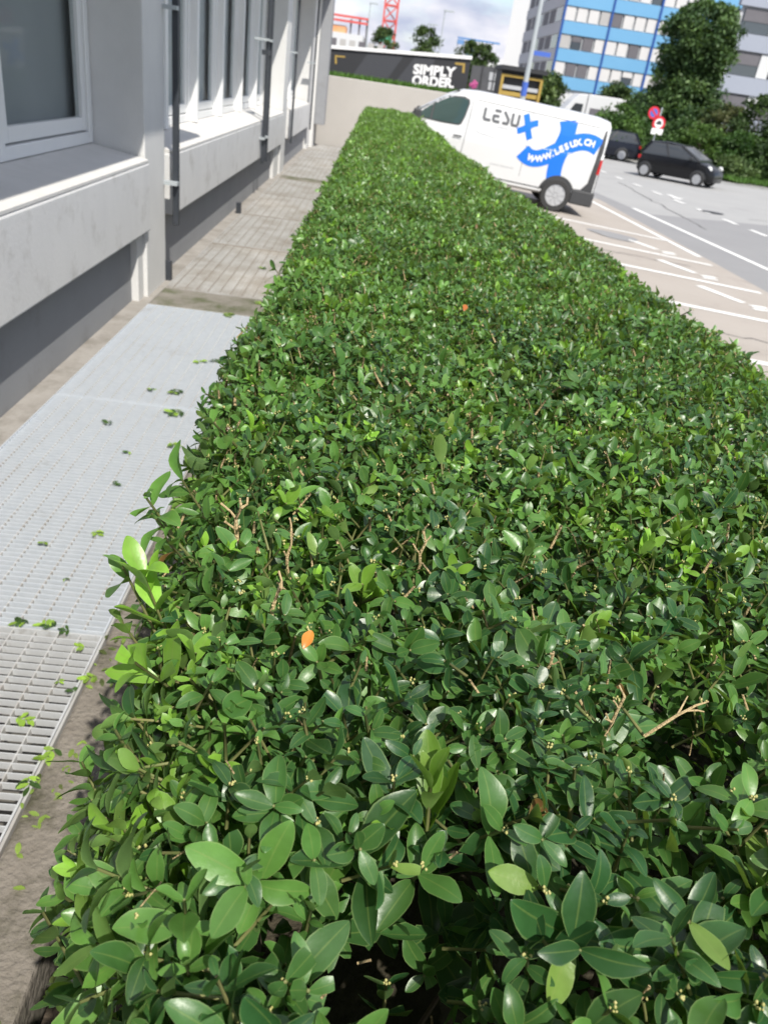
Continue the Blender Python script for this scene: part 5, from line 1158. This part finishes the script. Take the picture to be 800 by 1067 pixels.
# ================================================================== trees and bushes
def clump_leaves(centers, radii, n_each, size, cols):
    P, C_ = [], []
    for c, r, cl in zip(centers, radii, cols):
        n = n_each; d = rnd_dir(n)*(RNG.random((n, 1))**0.45)*np.array(r); P.append(np.array(c)+d)
        C_.append(np.array(cl)[None]*RNG.uniform(0.65, 1.4, (n, 1)))
    P, C_ = np.concatenate(P), np.concatenate(C_); n = len(P)
    D = unit(rnd_dir(n)+np.array([[0, 0, -0.15]])); Nn = unit(rnd_dir(n)+np.array([[0, 0, 0.9]])); Lg = size*RNG.uniform(0.6, 1.3, n)
    return leaf_verts(LOD[2], P, D, Nn, Lg, Lg*0.55, np.full(n, 0.4), np.full(n, 0.15), np.ones(n)), C_
def tree(name, label, base, height, shape, nclump, n_each, size, dark, light, cat='tree', group=None, crad=0.55, trunk=0.16, z_lo=0.12):
    """shape(t) gives crown radius at relative height t; clumps sit in a shell of the envelope"""
    e = thing(name, label, cat, tuple(base), group); bx, by, bz = base
    cs_, rs_, cl = [], [], []
    b = MB(); top = Vector((bx, by, bz+height*0.93))
    pts = [Vector((bx, by, bz))]+[Vector((bx+RNG.normal(0, 0.02)*height*0.3, by+RNG.normal(0, 0.02)*height*0.3, bz+height*t)) for t in (0.2, 0.45, 0.7, 0.93)]
    b.tube(pts, [trunk, trunk*0.85, trunk*0.6, trunk*0.35, trunk*0.1], 8)
    for i in range(nclump):
        t = z_lo+(1-z_lo)*RNG.random()**0.9; R_ = shape(t); a = RNG.random()*2*PI; rr = R_*math.sqrt(RNG.uniform(0.15, 1.0))*RNG.uniform(0.85, 1.12)
        c = (bx+rr*math.cos(a), by+rr*math.sin(a), bz+height*t); s = crad*RNG.uniform(0.6, 1.3)*(0.6+0.6*R_/max(shape(0.4), 0.01))
        cs_.append(c); rs_.append((s, s, s*0.62)); m = np.clip(RNG.random()*0.8+0.2*RNG.normal(), 0, 1); cl.append(np.array(dark)*(1-m)+np.array(light)*m)
        if i % 3 == 0:
            h0 = max(0.1, t-0.18); q = Vector((bx, by, bz+height*h0)); b.tube([q, (q+Vector(c))/2+Vector((0, 0, 0.05*height*RNG.random())), Vector(c)], [trunk*0.3*(1.1-t), trunk*0.2*(1.1-t), 0.012], 5)
    b.build('trunk', M['bark'], e, smooth=True)
    v, c = clump_leaves(cs_, rs_, n_each, size, cl); put('crown', leaf_mesh('crown', LOD[2], v, c, M['tree_leaf']), e); return e
tb = on_y(712, 120, 53)
def cone(t): return 3.0*(1-((t-0.35)/0.68)**2)**0.6 if t > 0.35 else 2.5+0.5*t/0.35
tree('dark_tree', 'tall dense dark green tree behind the traffic signs', (tb[0]-0.35, 53, -0.28), 8.3, lambda t: max(0.3, 3.15*(max(0.0, 1-t))**0.30*(0.92+0.16*math.sin(9*t))), 330, 120, 0.24, (0.035, 0.075, 0.028), (0.11, 0.185, 0.055), crad=0.6, z_lo=0.10)
dm = lambda r: (lambda t: r*math.sqrt(max(0.02, 1-(2*t-0.85)**2/1.35)))
bushes = [(648, 122, 47.5, 2.5, 1.5, 'large clipped bush right behind the rear of the van', (0.04, 0.09, 0.022), (0.10, 0.19, 0.04)),
          (664, 138, 50, 2.6, 1.5, 'dark bush behind the traffic signs, left of the tree', (0.03, 0.07, 0.02), (0.075, 0.14, 0.035)),
          (705, 137, 44.5, 2.3, 1.0, 'upright bush directly right of the traffic signs', (0.035, 0.075, 0.02), (0.09, 0.17, 0.04)),
          (730, 145, 44, 2.2, 1.3, 'bright green bush above the bonnet of the black hatchback', (0.035, 0.08, 0.016), (0.10, 0.18, 0.035)),
          (755, 128, 49, 3.3, 1.9, 'broad bush with reddish tips below the grey building', (0.03, 0.06, 0.018), (0.13, 0.13, 0.05)),
          (770, 152, 43.5, 2.0, 1.5, 'round clipped bush at the verge right of the black hatchback', (0.03, 0.075, 0.018), (0.075, 0.15, 0.03)),
          (792, 118, 47, 3.9, 1.4, 'slender tall bush at the right edge of the picture', (0.03, 0.06, 0.02), (0.075, 0.13, 0.03)),
          (765, 172, 41.8, 0.9, 0.75, 'small pale bush low on the verge', (0.05, 0.09, 0.03), (0.12, 0.18, 0.06)),
          (800, 160, 42.5, 1.9, 1.5, 'dark bush at the right border above the verge', (0.03, 0.065, 0.02), (0.08, 0.145, 0.035)),
          (690, 120, 58, 4.2, 2.4, 'mid green bush behind the dark tree', (0.025, 0.055, 0.016), (0.06, 0.11, 0.025)),
          (672, 112, 66, 3.8, 1.8, 'green bush between box truck and dark tree', (0.03, 0.07, 0.02), (0.09, 0.15, 0.035))]
for (a, b_, Y, h_, r_, lb, dk, lt) in bushes:
    p = on_y(a, b_, Y); tree('bush', lb, (p[0], Y, -0.3), h_, dm(r_), int(60*r_), 90, 0.16 if Y < 50 else 0.22, dk, lt, 'bush', 'bushes along the far side of the road', crad=0.38, trunk=0.05, z_lo=0.05)
for (a, b_, Y, h_, r_, lb, z0) in ((441.5, 62, 95, 5.4, 2.0, 'round dark tree behind the slogan of the hoarding', None), (487, 62, 110, 4.6, 1.9, 'round tree left of the distant blue crane mast', None), (503, 64, 105, 4.4, 1.8, 'round tree just left of the white tower block', None), (398, 60, 130, 5.5, 2.5, 'dark tree at the foot of the red crane', None), (572, 93, 76, 3.6, 1.1, 'leafy green tree between kiosk and box truck', -0.4), (564, 95, 58, 3.4, 0.6, 'narrow green shrub beside the kiosk', -0.4), (645, 97, 75, 5.0, 1.6, 'green tree in front of the blue building beside the dark tree', -0.4)):
    p = on_y(a, b_, Y); zb_ = z0 if z0 is not None else (TZ-0.04 if p[0] < 3 else -0.4)
    tp = {441.5: 30, 487: 44, 503: 48, 398: 30, 572: 78, 564: 82, 645: 90}[a]; hh = on_y(a+2, tp, Y)[2]-zb_
    tree('round_tree', lb, (p[0], Y, zb_), hh, lambda t, r_=r_: r_*math.sqrt(max(0.03, 1-(2*t-1.05)**2)), 60, 80, 0.3, (0.03, 0.06, 0.018), (0.09, 0.14, 0.035), 'tree', 'trees in the background', crad=0.6, trunk=0.14, z_lo=0.3)
